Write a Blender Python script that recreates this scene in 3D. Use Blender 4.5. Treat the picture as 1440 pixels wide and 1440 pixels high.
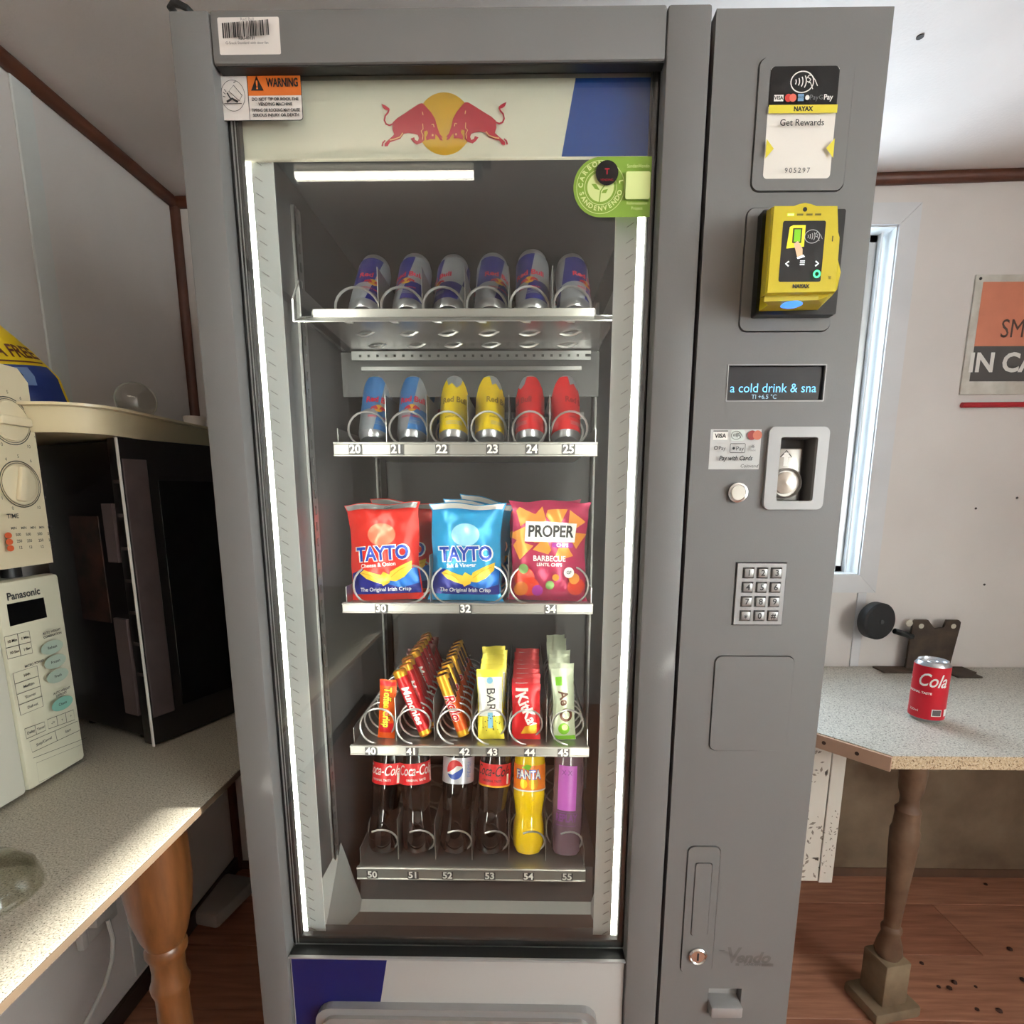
import bpy, bmesh, math, random
from mathutils import Vector, Matrix
from mathutils.geometry import tessellate_polygon
R = math.radians
for o in list(bpy.data.objects): bpy.data.objects.remove(o)
sc = bpy.context.scene
COL = sc.collection

# ---------------------------------------------------------------- camera, world, sun, exposure
FPX, CYP = 780.0, 840.0                       # focal length and principal row of the 1440 px frame
CAM = Vector((-0.0045, -0.6591, 1.2028)); YAW, PITCH, ROLL = 0.0159, 0.1816, 0.0011
fwd = Vector((-math.sin(YAW)*math.cos(PITCH), math.cos(YAW)*math.cos(PITCH), -math.sin(PITCH)))
rt0 = Vector((math.cos(YAW), math.sin(YAW), 0)); up0 = rt0.cross(fwd)
rt = rt0*math.cos(ROLL)+up0*math.sin(ROLL); up = -rt0*math.sin(ROLL)+up0*math.cos(ROLL)
cd = bpy.data.cameras.new('camera'); cam = bpy.data.objects.new('camera', cd); COL.objects.link(cam)
cd.sensor_width = 36; cd.lens = 36*FPX/1440; cd.shift_y = (CYP-720)/1440; cd.clip_start = .02
cam.matrix_world = Matrix(((rt.x, up.x, -fwd.x, CAM.x), (rt.y, up.y, -fwd.y, CAM.y), (rt.z, up.z, -fwd.z, CAM.z), (0, 0, 0, 1)))
sc.camera = cam
wd = bpy.data.worlds.new('world'); sc.world = wd; wd.use_nodes = True
bg = wd.node_tree.nodes['Background']; bg.inputs[0].default_value = (.72, .86, 1, 1); bg.inputs[1].default_value = 12.0
sl = bpy.data.lights.new('sun', 'SUN'); sl.energy = 30; sl.angle = R(.6); sl.color = (1, .95, .87)
sun = bpy.data.objects.new('sun_offscreen', sl); COL.objects.link(sun); sun.location = (6, -1, 3); SUN_EL = R(18.5)
sun.rotation_euler = Vector((-math.cos(SUN_EL), 0, -math.sin(SUN_EL))).to_track_quat('-Z', 'Y').to_euler()   # low sun from the right, through the added slot in the right wall
sc.view_settings.view_transform = 'Standard'; sc.view_settings.look = 'None'
sc.view_settings.gamma = 1; sc.view_settings.use_curve_mapping = False; sc.view_settings.exposure = 0.0
LED_POWER, TUBE_POWER = 85.0, 24.0

def ray(px, py): return fwd + rt*((px-720)/FPX) + up*((CYP-py)/FPX)
def at(px, py, Y): d = ray(px, py); return CAM + d*((Y-CAM.y)/d.y)
def atX(px, py, X): d = ray(px, py); return CAM + d*((X-CAM.x)/d.x)
def atZ(px, py, Z): d = ray(px, py); return CAM + d*((Z-CAM.z)/d.z)

# ---------------------------------------------------------------- materials
def lin(c): c /= 255; return c/12.92 if c <= .04045 else ((c+.055)/1.055)**2.4
def rgb(r, g, b): return (lin(r), lin(g), lin(b), 1)
MATS = {}
def mat(name, c=(128, 128, 128), rough=.5, metal=0, bump=0, bscale=200, var=0, vscale=8, emit=0, coat=0, trans=0, alpha=1, stretch=None, c2=None):
    if name in MATS: return MATS[name]
    m = bpy.data.materials.new(name); m.use_nodes = True; nt = m.node_tree; b = nt.nodes['Principled BSDF']
    col = rgb(*c); b.inputs['Base Color'].default_value = col
    b.inputs['Roughness'].default_value = rough; b.inputs['Metallic'].default_value = metal
    b.inputs['Coat Weight'].default_value = coat; b.inputs['Transmission Weight'].default_value = trans; b.inputs['Alpha'].default_value = alpha
    if emit:
        b.inputs['Emission Color'].default_value = col; b.inputs['Emission Strength'].default_value = emit
    def coords(s):
        t = nt.nodes.new('ShaderNodeTexCoord'); mp = nt.nodes.new('ShaderNodeMapping')
        nt.links.new(t.outputs['Object'], mp.inputs[0])
        if s: mp.inputs['Scale'].default_value = s
        return mp.outputs[0]
    if var or c2:
        n = nt.nodes.new('ShaderNodeTexNoise'); n.inputs['Scale'].default_value = vscale; n.inputs['Detail'].default_value = 6
        nt.links.new(coords(stretch), n.inputs['Vector'])
        rp = nt.nodes.new('ShaderNodeValToRGB'); nt.links.new(n.outputs['Fac'], rp.inputs[0])
        rp.color_ramp.elements[0].position = .32; rp.color_ramp.elements[1].position = .68
        rp.color_ramp.elements[0].color = rgb(*c2) if c2 else tuple(max(0, x*(1-var)) for x in col[:3])+(1,)
        rp.color_ramp.elements[1].color = col if c2 else tuple(min(1, x*(1+var)) for x in col[:3])+(1,)
        nt.links.new(rp.outputs[0], b.inputs['Base Color'])
    if bump:
        n = nt.nodes.new('ShaderNodeTexNoise'); n.inputs['Scale'].default_value = bscale; n.inputs['Detail'].default_value = 3
        nt.links.new(coords(stretch), n.inputs['Vector'])
        bp = nt.nodes.new('ShaderNodeBump'); bp.inputs['Strength'].default_value = bump; bp.inputs['Distance'].default_value = .002
        nt.links.new(n.outputs['Fac'], bp.inputs['Height']); nt.links.new(bp.outputs[0], b.inputs['Normal'])
    MATS[name] = m; return m
def speckle(name, base, dark, light, s=260):
    m = mat(name, base, .42); nt = m.node_tree; b = nt.nodes['Principled BSDF']
    t = nt.nodes.new('ShaderNodeTexCoord')
    def layer(scale, p0, p1, cA, cB, src):
        n = nt.nodes.new('ShaderNodeTexNoise'); n.inputs['Scale'].default_value = scale; n.inputs['Detail'].default_value = 2
        nt.links.new(t.outputs['Object'], n.inputs['Vector'])
        r = nt.nodes.new('ShaderNodeValToRGB'); r.color_ramp.elements[0].position = p0; r.color_ramp.elements[1].position = p1
        nt.links.new(n.outputs['Fac'], r.inputs[0])
        mx = nt.nodes.new('ShaderNodeMix'); mx.data_type = 'RGBA'; nt.links.new(r.outputs[0], mx.inputs[0])
        if src is None: mx.inputs[6].default_value = rgb(*cA)
        else: nt.links.new(src, mx.inputs[6])
        mx.inputs[7].default_value = rgb(*cB); return mx.outputs[2]
    o = layer(s, .46, .60, base, light, None)
    o = layer(s*1.4, .585, .64, None, dark, o)
    o = layer(3, .62, .85, None, tuple(int(x*.72) for x in base), o)
    nt.links.new(o, b.inputs['Base Color']); return m
def glassmat(name, tint=(1, 1, 1), ior=1.5, gloss=1.0, rough=.0):
    m = bpy.data.materials.new(name); m.use_nodes = True; nt = m.node_tree; nt.nodes.clear()
    out = nt.nodes.new('ShaderNodeOutputMaterial'); tr = nt.nodes.new('ShaderNodeBsdfTransparent'); gl = nt.nodes.new('ShaderNodeBsdfGlossy')
    tr.inputs[0].default_value = (*tint, 1); gl.inputs['Roughness'].default_value = rough; gl.inputs[0].default_value = (gloss, gloss, gloss, 1)
    fr = nt.nodes.new('ShaderNodeFresnel'); ge = nt.nodes.new('ShaderNodeNewGeometry'); ix = nt.nodes.new('ShaderNodeMix')   # a pane reflects alike from both of its faces
    ix.inputs[2].default_value = ior; ix.inputs[3].default_value = 1/ior; nt.links.new(ge.outputs['Backfacing'], ix.inputs[0]); nt.links.new(ix.outputs[0], fr.inputs[0])
    mx = nt.nodes.new('ShaderNodeMixShader'); nt.links.new(fr.outputs[0], mx.inputs[0]); nt.links.new(tr.outputs[0], mx.inputs[1]); nt.links.new(gl.outputs[0], mx.inputs[2])
    nt.links.new(mx.outputs[0], out.inputs[0]); MATS[name] = m; return m

# ---------------------------------------------------------------- mesh builder
def rrect(x0, x1, z0, z1, r, n=5):
    p = []
    for cx, cz, a0 in ((x1-r, z0+r, -90), (x1-r, z1-r, 0), (x0+r, z1-r, 90), (x0+r, z0+r, 180)):
        for i in range(n+1):
            a = R(a0+90*i/n); p.append((cx+r*math.cos(a), cz+r*math.sin(a)))
    return p
def circ(cx, cz, r, n=32, rz=None, a0=0, a1=360):
    rz = rz or r; full = a1-a0 >= 360
    return [(cx+r*math.cos(R(a0+(a1-a0)*i/(n if full else n-1))), cz+rz*math.sin(R(a0+(a1-a0)*i/(n if full else n-1)))) for i in range(n)]
class MB:
    def __init__(s): s.v = []; s.f = []; s.m = []; s.sm = []; s.mats = []
    def mi(s, m):
        if m not in s.mats: s.mats.append(m)
        return s.mats.index(m)
    def add(s, vs, fs, m, smooth=False):
        b = len(s.v); s.v += [tuple(v) for v in vs]; i = s.mi(m)
        for f in fs: s.f.append(tuple(k+b for k in f)); s.m.append(i); s.sm.append(smooth)
        return s
    def box(s, x0, x1, y0, y1, z0, z1, m, bev=0, xf=None, seg=2):
        bm = bmesh.new(); bmesh.ops.create_cube(bm, size=1)
        for v in bm.verts: v.co = Vector(((x0+x1)/2+v.co.x*(x1-x0), (y0+y1)/2+v.co.y*(y1-y0), (z0+z1)/2+v.co.z*(z1-z0)))
        if bev: bmesh.ops.bevel(bm, geom=bm.edges[:], offset=bev, segments=seg, affect='EDGES', profile=.5)
        return s.bm(bm, m, xf, bev > 0 and seg > 1)
    def bm(s, bm, m, xf=None, smooth=False):
        bmesh.ops.recalc_face_normals(bm, faces=bm.faces[:])
        bm.verts.index_update()
        vs = [(xf @ v.co) if xf else v.co.copy() for v in bm.verts]; fs = [[v.index for v in f.verts] for f in bm.faces]
        bm.free(); return s.add(vs, fs, m, smooth)
    def prism(s, pts, a, b, m, axis='y', smooth=False, inner=None, xf=None):
        # outline in the two other axes, extruded along `axis` from a to b; inner = hole outline with as many points
        def P(p, t): return {'y': (p[0], t, p[1]), 'x': (t, p[0], p[1]), 'z': (p[0], p[1], t)}[axis]
        bm = bmesh.new(); n = len(pts)
        A = [bm.verts.new(P(p, a)) for p in pts]; B = [bm.verts.new(P(p, b)) for p in pts]
        for i in range(n): bm.faces.new((A[i], A[(i+1) % n], B[(i+1) % n], B[i]))
        if inner:
            C = [bm.verts.new(P(p, a)) for p in inner]; D = [bm.verts.new(P(p, b)) for p in inner]
            for i in range(n):
                j = (i+1) % n
                bm.faces.new((C[i], C[j], D[j], D[i])); bm.faces.new((A[i], A[j], C[j], C[i])); bm.faces.new((B[i], B[j], D[j], D[i]))
        else: bm.faces.new(A); bm.faces.new(B)
        return s.bm(bm, m, xf, smooth)
    def loft(s, rings, m, smooth=False, caps=True, closed=True):
        bm = bmesh.new(); V = [[bm.verts.new(p) for p in r] for r in rings]; n = len(rings[0])
        for a, b in zip(V, V[1:]):
            for i in range(n if closed else n-1): bm.faces.new((a[i], a[(i+1) % n], b[(i+1) % n], b[i]))
        if caps: bm.faces.new(V[0]); bm.faces.new(V[-1])
        return s.bm(bm, m, None, smooth)
    def lathe(s, prof, m, c=(0, 0, 0), n=24, smooth=True, xf=None, mfun=None):
        vs = []; fs = []; ms = []
        k = len(prof)
        for r, z in prof:
            for i in range(n):
                a = 2*math.pi*i/n; p = Vector((c[0]+max(r, 1e-5)*math.cos(a), c[1]+max(r, 1e-5)*math.sin(a), c[2]+z)); vs.append(xf @ p if xf else p)
        for j in range(k-1):
            seg = [(j*n+i, j*n+(i+1) % n, (j+1)*n+(i+1) % n, (j+1)*n+i) for i in range(n)]
            s.add(vs if j == 0 and not mfun else [], [], m) if False else None
            fs.append(seg)
        b = len(s.v); s.v += [tuple(v) for v in vs]
        for j, seg in enumerate(fs):
            mm = mfun(j) if mfun else m; i = s.mi(mm)
            for f in seg: s.f.append(tuple(q+b for q in f)); s.m.append(i); s.sm.append(smooth)
        return s
    def tube(s, pts, r, m, n=8, closed=False, rs=None):
        pts = [Vector(p) for p in pts]; N = len(pts); vs = []; fs = []
        nrm = None
        for i, p in enumerate(pts):
            d = (pts[(i+1) % N]-pts[i-1]) if closed else (pts[min(i+1, N-1)]-pts[max(i-1, 0)])
            d.normalize()
            if nrm is None: nrm = d.orthogonal().normalized()
            nrm = (nrm-d*nrm.dot(d)); nrm = nrm.normalized() if nrm.length > 1e-6 else d.orthogonal().normalized()
            bn = d.cross(nrm); rr = rs[i] if rs else r
            for k in range(n):
                a = 2*math.pi*k/n; vs.append(p+nrm*(rr*math.cos(a))+bn*(rr*math.sin(a)))
        for i in range(N if closed else N-1):
            j = (i+1) % N
            for k in range(n): fs.append((i*n+k, i*n+(k+1) % n, j*n+(k+1) % n, j*n+k))
        if not closed: fs.append(tuple(range(n-1, -1, -1))); fs.append(tuple((N-1)*n+k for k in range(n)))
        return s.add(vs, fs, m, True)
    def build(s, name, parent=None, local=False):
        me = bpy.data.meshes.new(name)
        off = Vector()
        if parent and not local:
            p = parent
            while p: off += p.location; p = p.parent
        me.from_pydata([Vector(v)-off for v in s.v], [], s.f)
        for m in s.mats: me.materials.append(m)
        me.polygons.foreach_set('material_index', s.m); me.polygons.foreach_set('use_smooth', s.sm); me.update()
        if any(s.sm):
            try: me.set_sharp_from_angle(angle=R(40))
            except Exception: pass
        o = bpy.data.objects.new(name, me); COL.objects.link(o)
        if parent: o.parent = parent
        return o
# ---------------------------------------------------------------- flat print: outlines, strokes and letters mapped onto a surface
def ident(u, v): return u, v
_tc = {}
def text2d(body, size=1, bold=0, shear=0, spacing=1):
    k = (body, bold, shear, spacing)
    if k not in _tc:
        cu = bpy.data.curves.new('t', 'FONT'); cu.body = body; cu.offset = bold; cu.shear = shear; cu.space_character = spacing
        cu.align_x = 'CENTER'; cu.align_y = 'CENTER'; cu.resolution_u = 3; cu.fill_mode = 'FRONT'
        o = bpy.data.objects.new('t', cu); COL.objects.link(o)
        dg = bpy.context.evaluated_depsgraph_get(); me = bpy.data.meshes.new_from_object(o.evaluated_get(dg))
        vs = [(v.co.x, v.co.y) for v in me.vertices]; fs = []
        for p in me.polygons:
            f = list(p.vertices)
            if p.normal.z < 0: f.reverse()
            fs.append(f)
        bpy.data.objects.remove(o); bpy.data.curves.remove(cu); bpy.data.meshes.remove(me)
        _tc[k] = (vs, fs)
    vs, fs = _tc[k]
    return [(x*size, y*size) for x, y in vs], fs
class Decal:
    # fn(u, v, h) -> 3-D point, h = height above the surface
    def __init__(s, fn, eps=.00012, maxlen=None): s.fn = fn; s.mb = MB(); s.eps = eps; s.L = 1; s.maxlen = maxlen; s.lay = 0
    def raw(s, vs, fs, m):
        tri = []
        vs = list(vs)
        for f in fs:
            if len(f) == 3: tri.append(tuple(f))
            else:
                for t in tessellate_polygon([[Vector((*vs[i], 0)) for i in f]]): tri.append(tuple(f[i] for i in t))
        out = []
        for t in tri:
            (ax, ay), (bx, by), (cx, cy) = (vs[i] for i in t)
            ar = (bx-ax)*(cy-ay)-(by-ay)*(cx-ax)
            if abs(ar) < 1e-14: continue
            out.append(t if ar > 0 else (t[0], t[2], t[1]))
        if s.maxlen:
            st = out; out = []; mid = {}
            while st:
                t = st.pop(); e = [(math.dist(vs[t[i]], vs[t[(i+1) % 3]]), i) for i in range(3)]; l, i = max(e)
                if l > s.maxlen:
                    a, b, c = t[i], t[(i+1) % 3], t[(i+2) % 3]; k = (min(a, b), max(a, b))
                    if k not in mid: vs.append(((vs[a][0]+vs[b][0])/2, (vs[a][1]+vs[b][1])/2)); mid[k] = len(vs)-1
                    q = mid[k]; st += [(a, q, c), (q, b, c)]
                else: out.append(t)
        s.lay += 1; h = s.eps*s.lay
        s.mb.add([s.fn(u, v, h) for u, v in vs], out, m, bool(s.maxlen)); return s
    def poly(s, pts, m): return s.raw(pts, [tuple(range(len(pts)))], m)
    def rect(s, x0, x1, z0, z1, m, r=0): return s.poly(rrect(x0, x1, z0, z1, r, 4) if r else [(x0, z0), (x1, z0), (x1, z1), (x0, z1)], m)
    def circ(s, x, z, r, m, rz=None, n=32): return s.poly(circ(x, z, r, n, rz), m)
    def stroke(s, pts, w, m, closed=False):
        n = len(pts); vs = []; fs = []
        for i in range(n):
            a = pts[(i-1) % n] if closed else pts[max(i-1, 0)]; b = pts[(i+1) % n] if closed else pts[min(i+1, n-1)]
            dx, dy = b[0]-a[0], b[1]-a[1]; l = math.hypot(dx, dy) or 1; ww = (w[i] if isinstance(w, (list, tuple)) else w)/2
            vs += [(pts[i][0]-dy/l*ww, pts[i][1]+dx/l*ww), (pts[i][0]+dy/l*ww, pts[i][1]-dx/l*ww)]
        for i in range(n if closed else n-1):
            j = (i+1) % n; fs.append((2*i, 2*i+1, 2*j+1, 2*j))
        return s.raw(vs, fs, m)
    def ring(s, x, z, r, w, m, rz=None, a0=0, a1=360, n=40): return s.stroke(circ(x, z, r, n, rz, a0, a1), w, m, a1-a0 >= 360)
    def frame(s, x0, x1, z0, z1, w, m, r=0): return s.stroke(rrect(x0, x1, z0, z1, r, 3) if r else [(x0, z0), (x1, z0), (x1, z1), (x0, z1)], w, m, True)
    def text(s, body, x, z, size, m, bold=0, shear=0, spacing=1, rot=0, wide=1, wmax=None):
        vs, fs = text2d(body, size, bold, shear, spacing)
        if wmax:
            w = max(v[0] for v in vs)-min(v[0] for v in vs); wide = min(wide, wmax/w) if w else 1
        c, sn = math.cos(R(rot)), math.sin(R(rot))
        return s.raw([(x+u*wide*c-v*sn, z+u*wide*sn+v*c) for u, v in vs], fs, m)
    def build(s, name, parent, local=False): return s.mb.build(name, parent, local)
def front(y): return lambda u, v, h: (u, y-h, v)
def side(x): return lambda u, v, h: (x+h, u, v)

# ---------------------------------------------------------------- objects
def tag(o, label=None, cat=None, group=None, kind=None):
    for k, v in (('label', label), ('category', cat), ('group', group), ('kind', kind)):
        if v: o[k] = v
    return o
def thing(name, label, cat, loc=(0, 0, 0), rot=(0, 0, 0), group=None):
    o = bpy.data.objects.new(name, None); COL.objects.link(o); o.empty_display_size = .02
    o.location = loc; o.rotation_euler = rot; return tag(o, label, cat, group)
def dup(root, loc, rot, label=None, group=None):
    r = root.copy(); COL.objects.link(r); r.location = loc; r.rotation_euler = rot
    tag(r, label, None, group)
    for ch in list(root.children):
        c = ch.copy(); COL.objects.link(c); c.parent = r
        for g in list(ch.children):
            d = g.copy(); COL.objects.link(d); d.parent = c
    return r

# ================================================================ materials used all over
WHITE = mat('white_print', (235, 232, 226), .5); BLACK = mat('black_print', (16, 16, 18), .5)
M_wall = mat('wall_paint', (210, 202, 196), .55, bump=.05, bscale=60, var=.05, vscale=3)
M_ceil = mat('ceiling_paint', (218, 207, 200), .6, bump=.25, bscale=160, var=.06, vscale=4)
M_trim = mat('brown_trim', (88, 46, 28), .45, var=.25, vscale=14, stretch=(1, 1, 1))
M_wains = mat('raw_lower_board', (150, 132, 108), .8, bump=.3, bscale=60, c2=(104, 84, 64), vscale=5)
M_case = mat('window_casing', (205, 203, 203), .5, var=.04)
M_alu = mat('aluminium', (190, 190, 188), .35, metal=.9)
M_reveal = mat('window_reveal', (222, 224, 224), .45)
M_floor = mat('floor_base', (70, 45, 36), .8)
M_pl = [mat('laminate_%d' % i, c, .5, bump=.08, bscale=60, c2=c2, vscale=5, stretch=(1.2, 14, 14)) for i, (c, c2) in enumerate((((186, 128, 100), (150, 96, 72)), ((178, 120, 94), (142, 90, 68)), ((192, 136, 108), (156, 104, 80))))]
M_worktop = speckle('worktop_laminate', (174, 166, 150), (98, 90, 78), (198, 190, 174), 400)
M_worktop2 = speckle('table_laminate', (180, 174, 162), (106, 100, 90), (206, 200, 188), 230)
M_edge = speckle('table_edge_laminate', (196, 172, 138), (120, 92, 62), (214, 196, 166), 230)
M_raw = mat('raw_wood_batten', (186, 152, 128), .65, var=.12, vscale=9)
M_pane = glassmat('clear_pane', (.96, .98, .98))

# ================================================================ the room
WL, WR, WF, WB = -.93, 1.9, -2.4, .96
def zc(x): return 1.972+.0233*(x+.93)
def struct(o): return tag(o, kind='structure')
mb = MB(); mb.box(WL-.05, WR+.05, WF-.05, WB+.1, -.05, -.012, M_floor); floor = struct(mb.build('floor'))
random.seed(4); pm = {}
ypl = WF
row = 0
while ypl < WB-.001:
    y1 = min(ypl+.19, WB); x = WL-(.4*(row % 3))
    while x < WR:
        a, b = max(x, WL), min(x+1.28, WR)
        if b-a > .02:
            mb = MB(); mb.box(a+.0008, b-.0008, ypl+.0008, y1-.0008, -.012, 0, random.choice(M_pl), .0008, seg=1); mb.build('plank', floor)
        x += 1.28
    ypl += .19; row += 1
def wall_holes(axis, t0, t1, a0, a1, z0, z1f, hole, m):
    mb = MB(); h0, h1, g0, g1 = hole
    def bx(u0, u1, w0, w1):
        if axis == 'y': mb.box(u0, u1, t0, t1, w0, w1, m)
        else: mb.box(t0, t1, u0, u1, w0, w1, m)
    bx(a0, h0, z0, z1f); bx(h1, a1, z0, z1f); bx(h0, h1, z0, g0); bx(h0, h1, g1, z1f); return mb
WX0, WX1, WZ0, WZ1 = .45, .978, .977, 1.897
wall_back = struct(wall_holes('y', WB, WB+.10, WL-.05, WR+.05, 0, 2.12, (WX0, WX1, WZ0, WZ1), M_wall).build('wall_back'))
wall_front = struct(wall_holes('y', WF-.1, WF, WL-.05, WR+.05, 0, 2.12, (.9, 1.7, .002, 1.85), M_wall).build('wall_front'))
WY0, WY1, WS = -2.3, -.9, .04          # unseen window behind the viewer, and an added slot shaped to cast the sun strip
wall_right = struct(MB().box(WR, WR+.1, WF, WY0, 0, 2.12, M_wall).box(WR, WR+.1, WY0, WY1, 0, .8, M_wall).box(WR, WR+.1, WY0, WY1, 1.86, 2.12, M_wall).box(WR, WR+.1, WY1, WB, 0, 1.566, M_wall).box(WR, WR+.1, WY1, WB, 1.617, 2.12, M_wall).box(WR, WR+.1, WS, WB, 1.566, 1.617, M_wall).build('wall_right'))
mb = MB(); mb.box(WL-.08, WL, WF, WB, 0, 2.1, M_wall); wall_left = struct(mb.build('wall_left'))
mb = MB(); bm = bmesh.new()
cv = [bm.verts.new((x, y, zc(x)+dz)) for dz in (0, .06) for x, y in ((WL-.05, WF-.05), (WR+.05, WF-.05), (WR+.05, WB+.05), (WL-.05, WB+.05))]
for f in ((0, 1, 2, 3), (4, 5, 6, 7), (0, 1, 5, 4), (1, 2, 6, 5), (2, 3, 7, 6), (3, 0, 4, 7)): bm.faces.new([cv[i] for i in f])
mb.bm(bm, M_ceil); ceiling = struct(mb.build('ceiling'))
# small screw hole and panel joints of the ceiling
hp = atZ(1294, 50, zc(.75)); mb = MB(); mb.lathe([(.0, 0), (.006, 0), (.006, .002), (0, .002)], mat('dark_hole', (60, 54, 50), .8), (hp.x, hp.y, zc(hp.x)-.002), 12); mb.build('screw_hole', ceiling)
# brown trims: along the ceiling and in the corner
def trim(n, pts, r=.015):
    mb = MB(); mb.tube(pts, r, M_trim, 10); return struct(mb.build('trim_%d' % n))
trim(1, [(WL+.006, WF, zc(WL)-.010), (WL+.006, WB-.004, zc(WL)-.010)])
trim(2, [(WL, WB-.006, zc(WL)-.010), (WR, WB-.006, zc(WR)-.010)])
trim(3, [(WL+.006, WB-.006, 0), (WL+.006, WB-.006, zc(WL)-.01)], .014)
# cover strips over the joints of the wall boards
M_bat = mat('grey_cover_strip', (200, 200, 195), .5, var=.05)
for y in (.475, -.62, -1.7):
    mb = MB(); mb.box(WL, WL+.005, y, y+.045, .06, zc(WL)-.02, M_bat, .0015, seg=1); mb.build('cover_strip', wall_left)
for px in (1204,):
    a = at(px, 900, WB); mb = MB(); mb.box(a.x-.013, a.x+.013, WB-.004, WB, .70, .924, M_case, .001, seg=1); mb.build('cover_strip', wall_back)
mb = MB(); mb.box(.35, WR, WB-.006, WB, 0, .665, M_wains, .001, seg=1); mb.build('lower_board', wall_back)
mb = MB(); mb.box(WL, WL+.012, WF, WB, 0, .05, mat('dark_baseboard', (58, 40, 32), .5, var=.2), .002, seg=1); struct(mb.build('baseboard_left'))
mb = MB(); mb.box(WL, WR, WB-.010, WB-.0065, 0, .030, mat('worn_baseboard', (104, 76, 58), .7, var=.2), .001, seg=1); struct(mb.build('baseboard_back'))
M_hole = MATS['dark_hole']
for px, py in ((1384, 822), (1278, 258), (1372, 715), (1430, 700), (1286, 300), (1284, 372), (1280, 415)):
    a = at(px, py, WB); mb = MB(); mb.lathe([(0, -.001), (.0032, -.001), (.0032, .001), (0, .001)], M_hole, (0, 0, 0), 8, xf=Matrix.Translation((a.x, WB-.0005, a.z)) @ Matrix.Rotation(R(90), 4, 'X')); mb.build('nail_head', wall_back)
# window in the back wall
win = struct(MB().box(WX0+.003, WX1-.003, WB-.002, WB+.105, WZ0+.0002, WZ0+.003, M_reveal).box(WX0+.003, WX1-.003, WB-.002, WB+.105, WZ1-.003, WZ1-.0002, M_reveal).box(WX1-.003, WX1-.0002, WB-.002, WB+.105, WZ0+.0002, WZ1-.0002, M_reveal).box(WX0+.0002, WX0+.003, WB-.002, WB+.105, WZ0+.0002, WZ1-.0002, M_reveal).build('window_1'))
def board(pts, name):
    mb = MB(); mb.prism(pts, WB-.009, WB, M_case); mb.build(name, win)
c = .052
ox0, ox1, oz0, oz1 = WX0-c, WX1+c, WZ0-c, WZ1+c
board([(ox0, oz1), (ox1-.0006, oz1), (WX1, WZ1+.0008), (WX0, WZ1+.0008)], 'casing'); board([(ox0, oz0), (ox1-.0006, oz0), (WX1, WZ0-.0008), (WX0, WZ0-.0008)], 'casing')
board([(ox1, oz0+.0006), (ox1, oz1-.0006), (WX1, WZ1), (WX1, WZ0)], 'casing'); board([(ox0, oz0+.0006), (ox0, oz1-.0006), (WX0, WZ1), (WX0, WZ0)], 'casing')
fw = .022
mb = MB()
for x0, x1, z0, z1 in ((WX0, WX0+fw, WZ0, WZ1), (WX1-fw-.022, WX1-.022, WZ0, WZ1), (WX0, WX1-.022, WZ0, WZ0+fw), (WX0, WX1-.022, WZ1-fw, WZ1)): mb.box(x0, x1, WB+.045, WB+.075, z0, z1, M_alu, .002, seg=1)
mb.build('window_frame', win)
M_seal = mat('black_seal', (28, 28, 28), .7)
mb = MB(); mb.box(WX1-.054, WX1-.046, WB+.048, WB+.07, 1.42, WZ1-fw, M_seal); mb.box(WX0+fw, WX1-.046, WB+.05, WB+.07, 1.405, 1.42, M_alu); mb.box(WX1-.022, WX1-.0165, WB+.03, WB+.08, WZ0, WZ1, M_reveal); mb.build('sash_rail', win)
mb = MB(); mb.box(WX0+fw, WX1-.046, WB+.058, WB+.062, WZ0+fw, 1.405, M_pane); mb.build('pane', win)
mb = MB(); mb.box(WX0+fw, WX1-.054, WB+.058, WB+.062, 1.42, WZ1-fw, M_pane); mb.build('pane', win)
# unseen window assumed in the right wall for daylight, with an added diffusing blind
w2 = struct(MB().box(WR-.008, WR, WY0-.05, WY0, .75, 1.9, M_case).box(WR-.008, WR, WY1, WY1+.05, .75, 1.56, M_case).box(WR-.008, WR, WY0, WY1, .75, .8, M_case).box(WR-.008, WR, WY0, WY1, 1.86, 1.9, M_case).build('window_2_offscreen'))
mb = MB(); mb.box(WR+.05, WR+.054, WY0, WY1, .8, 1.86, M_pane); mb.build('pane', w2)
M_blind = bpy.data.materials.new('blind_cloth'); M_blind.use_nodes = True; nt = M_blind.node_tree; tb_ = nt.nodes.new('ShaderNodeBsdfTranslucent'); tb_.inputs[0].default_value = (.88, .86, .82, 1); nt.links.new(tb_.outputs[0], nt.nodes['Material Output'].inputs[0])
mb = MB(); mb.add([(WR+.03, WY0, .8), (WR+.03, WY1, .8), (WR+.03, WY1, 1.86), (WR+.03, WY0, 1.86)], [(0, 1, 2, 3)], M_blind); mb.build('added_blind', w2)  # unseen blind, added to spread the daylight softly
w3 = struct(MB().box(WR-.006, WR, WY1+.055, WS+.03, 1.540, 1.564, M_case).box(WR-.006, WR, WY1+.055, WS+.03, 1.619, 1.643, M_case).build('sun_slot_offscreen'))  # unseen slot, added and sized to let in only a strip of sun
mb = MB(); mb.box(WR+.05, WR+.054, WY1, WS, 1.566, 1.617, M_pane); mb.build('pane', w3)
d1 = struct(MB().box(.9, 1.7, WF-.06, WF-.02, .004, 1.845, M_wall, .002).build('door_1')); MB().lathe([(0, 0), (.02, 0), (.024, .04), (0, .05)], M_alu, (0, 0, 0), 16, xf=Matrix.Translation((.98, WF-.02, .95)) @ Matrix.Rotation(R(-90), 4, 'X')).build('door_handle', d1)

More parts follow.
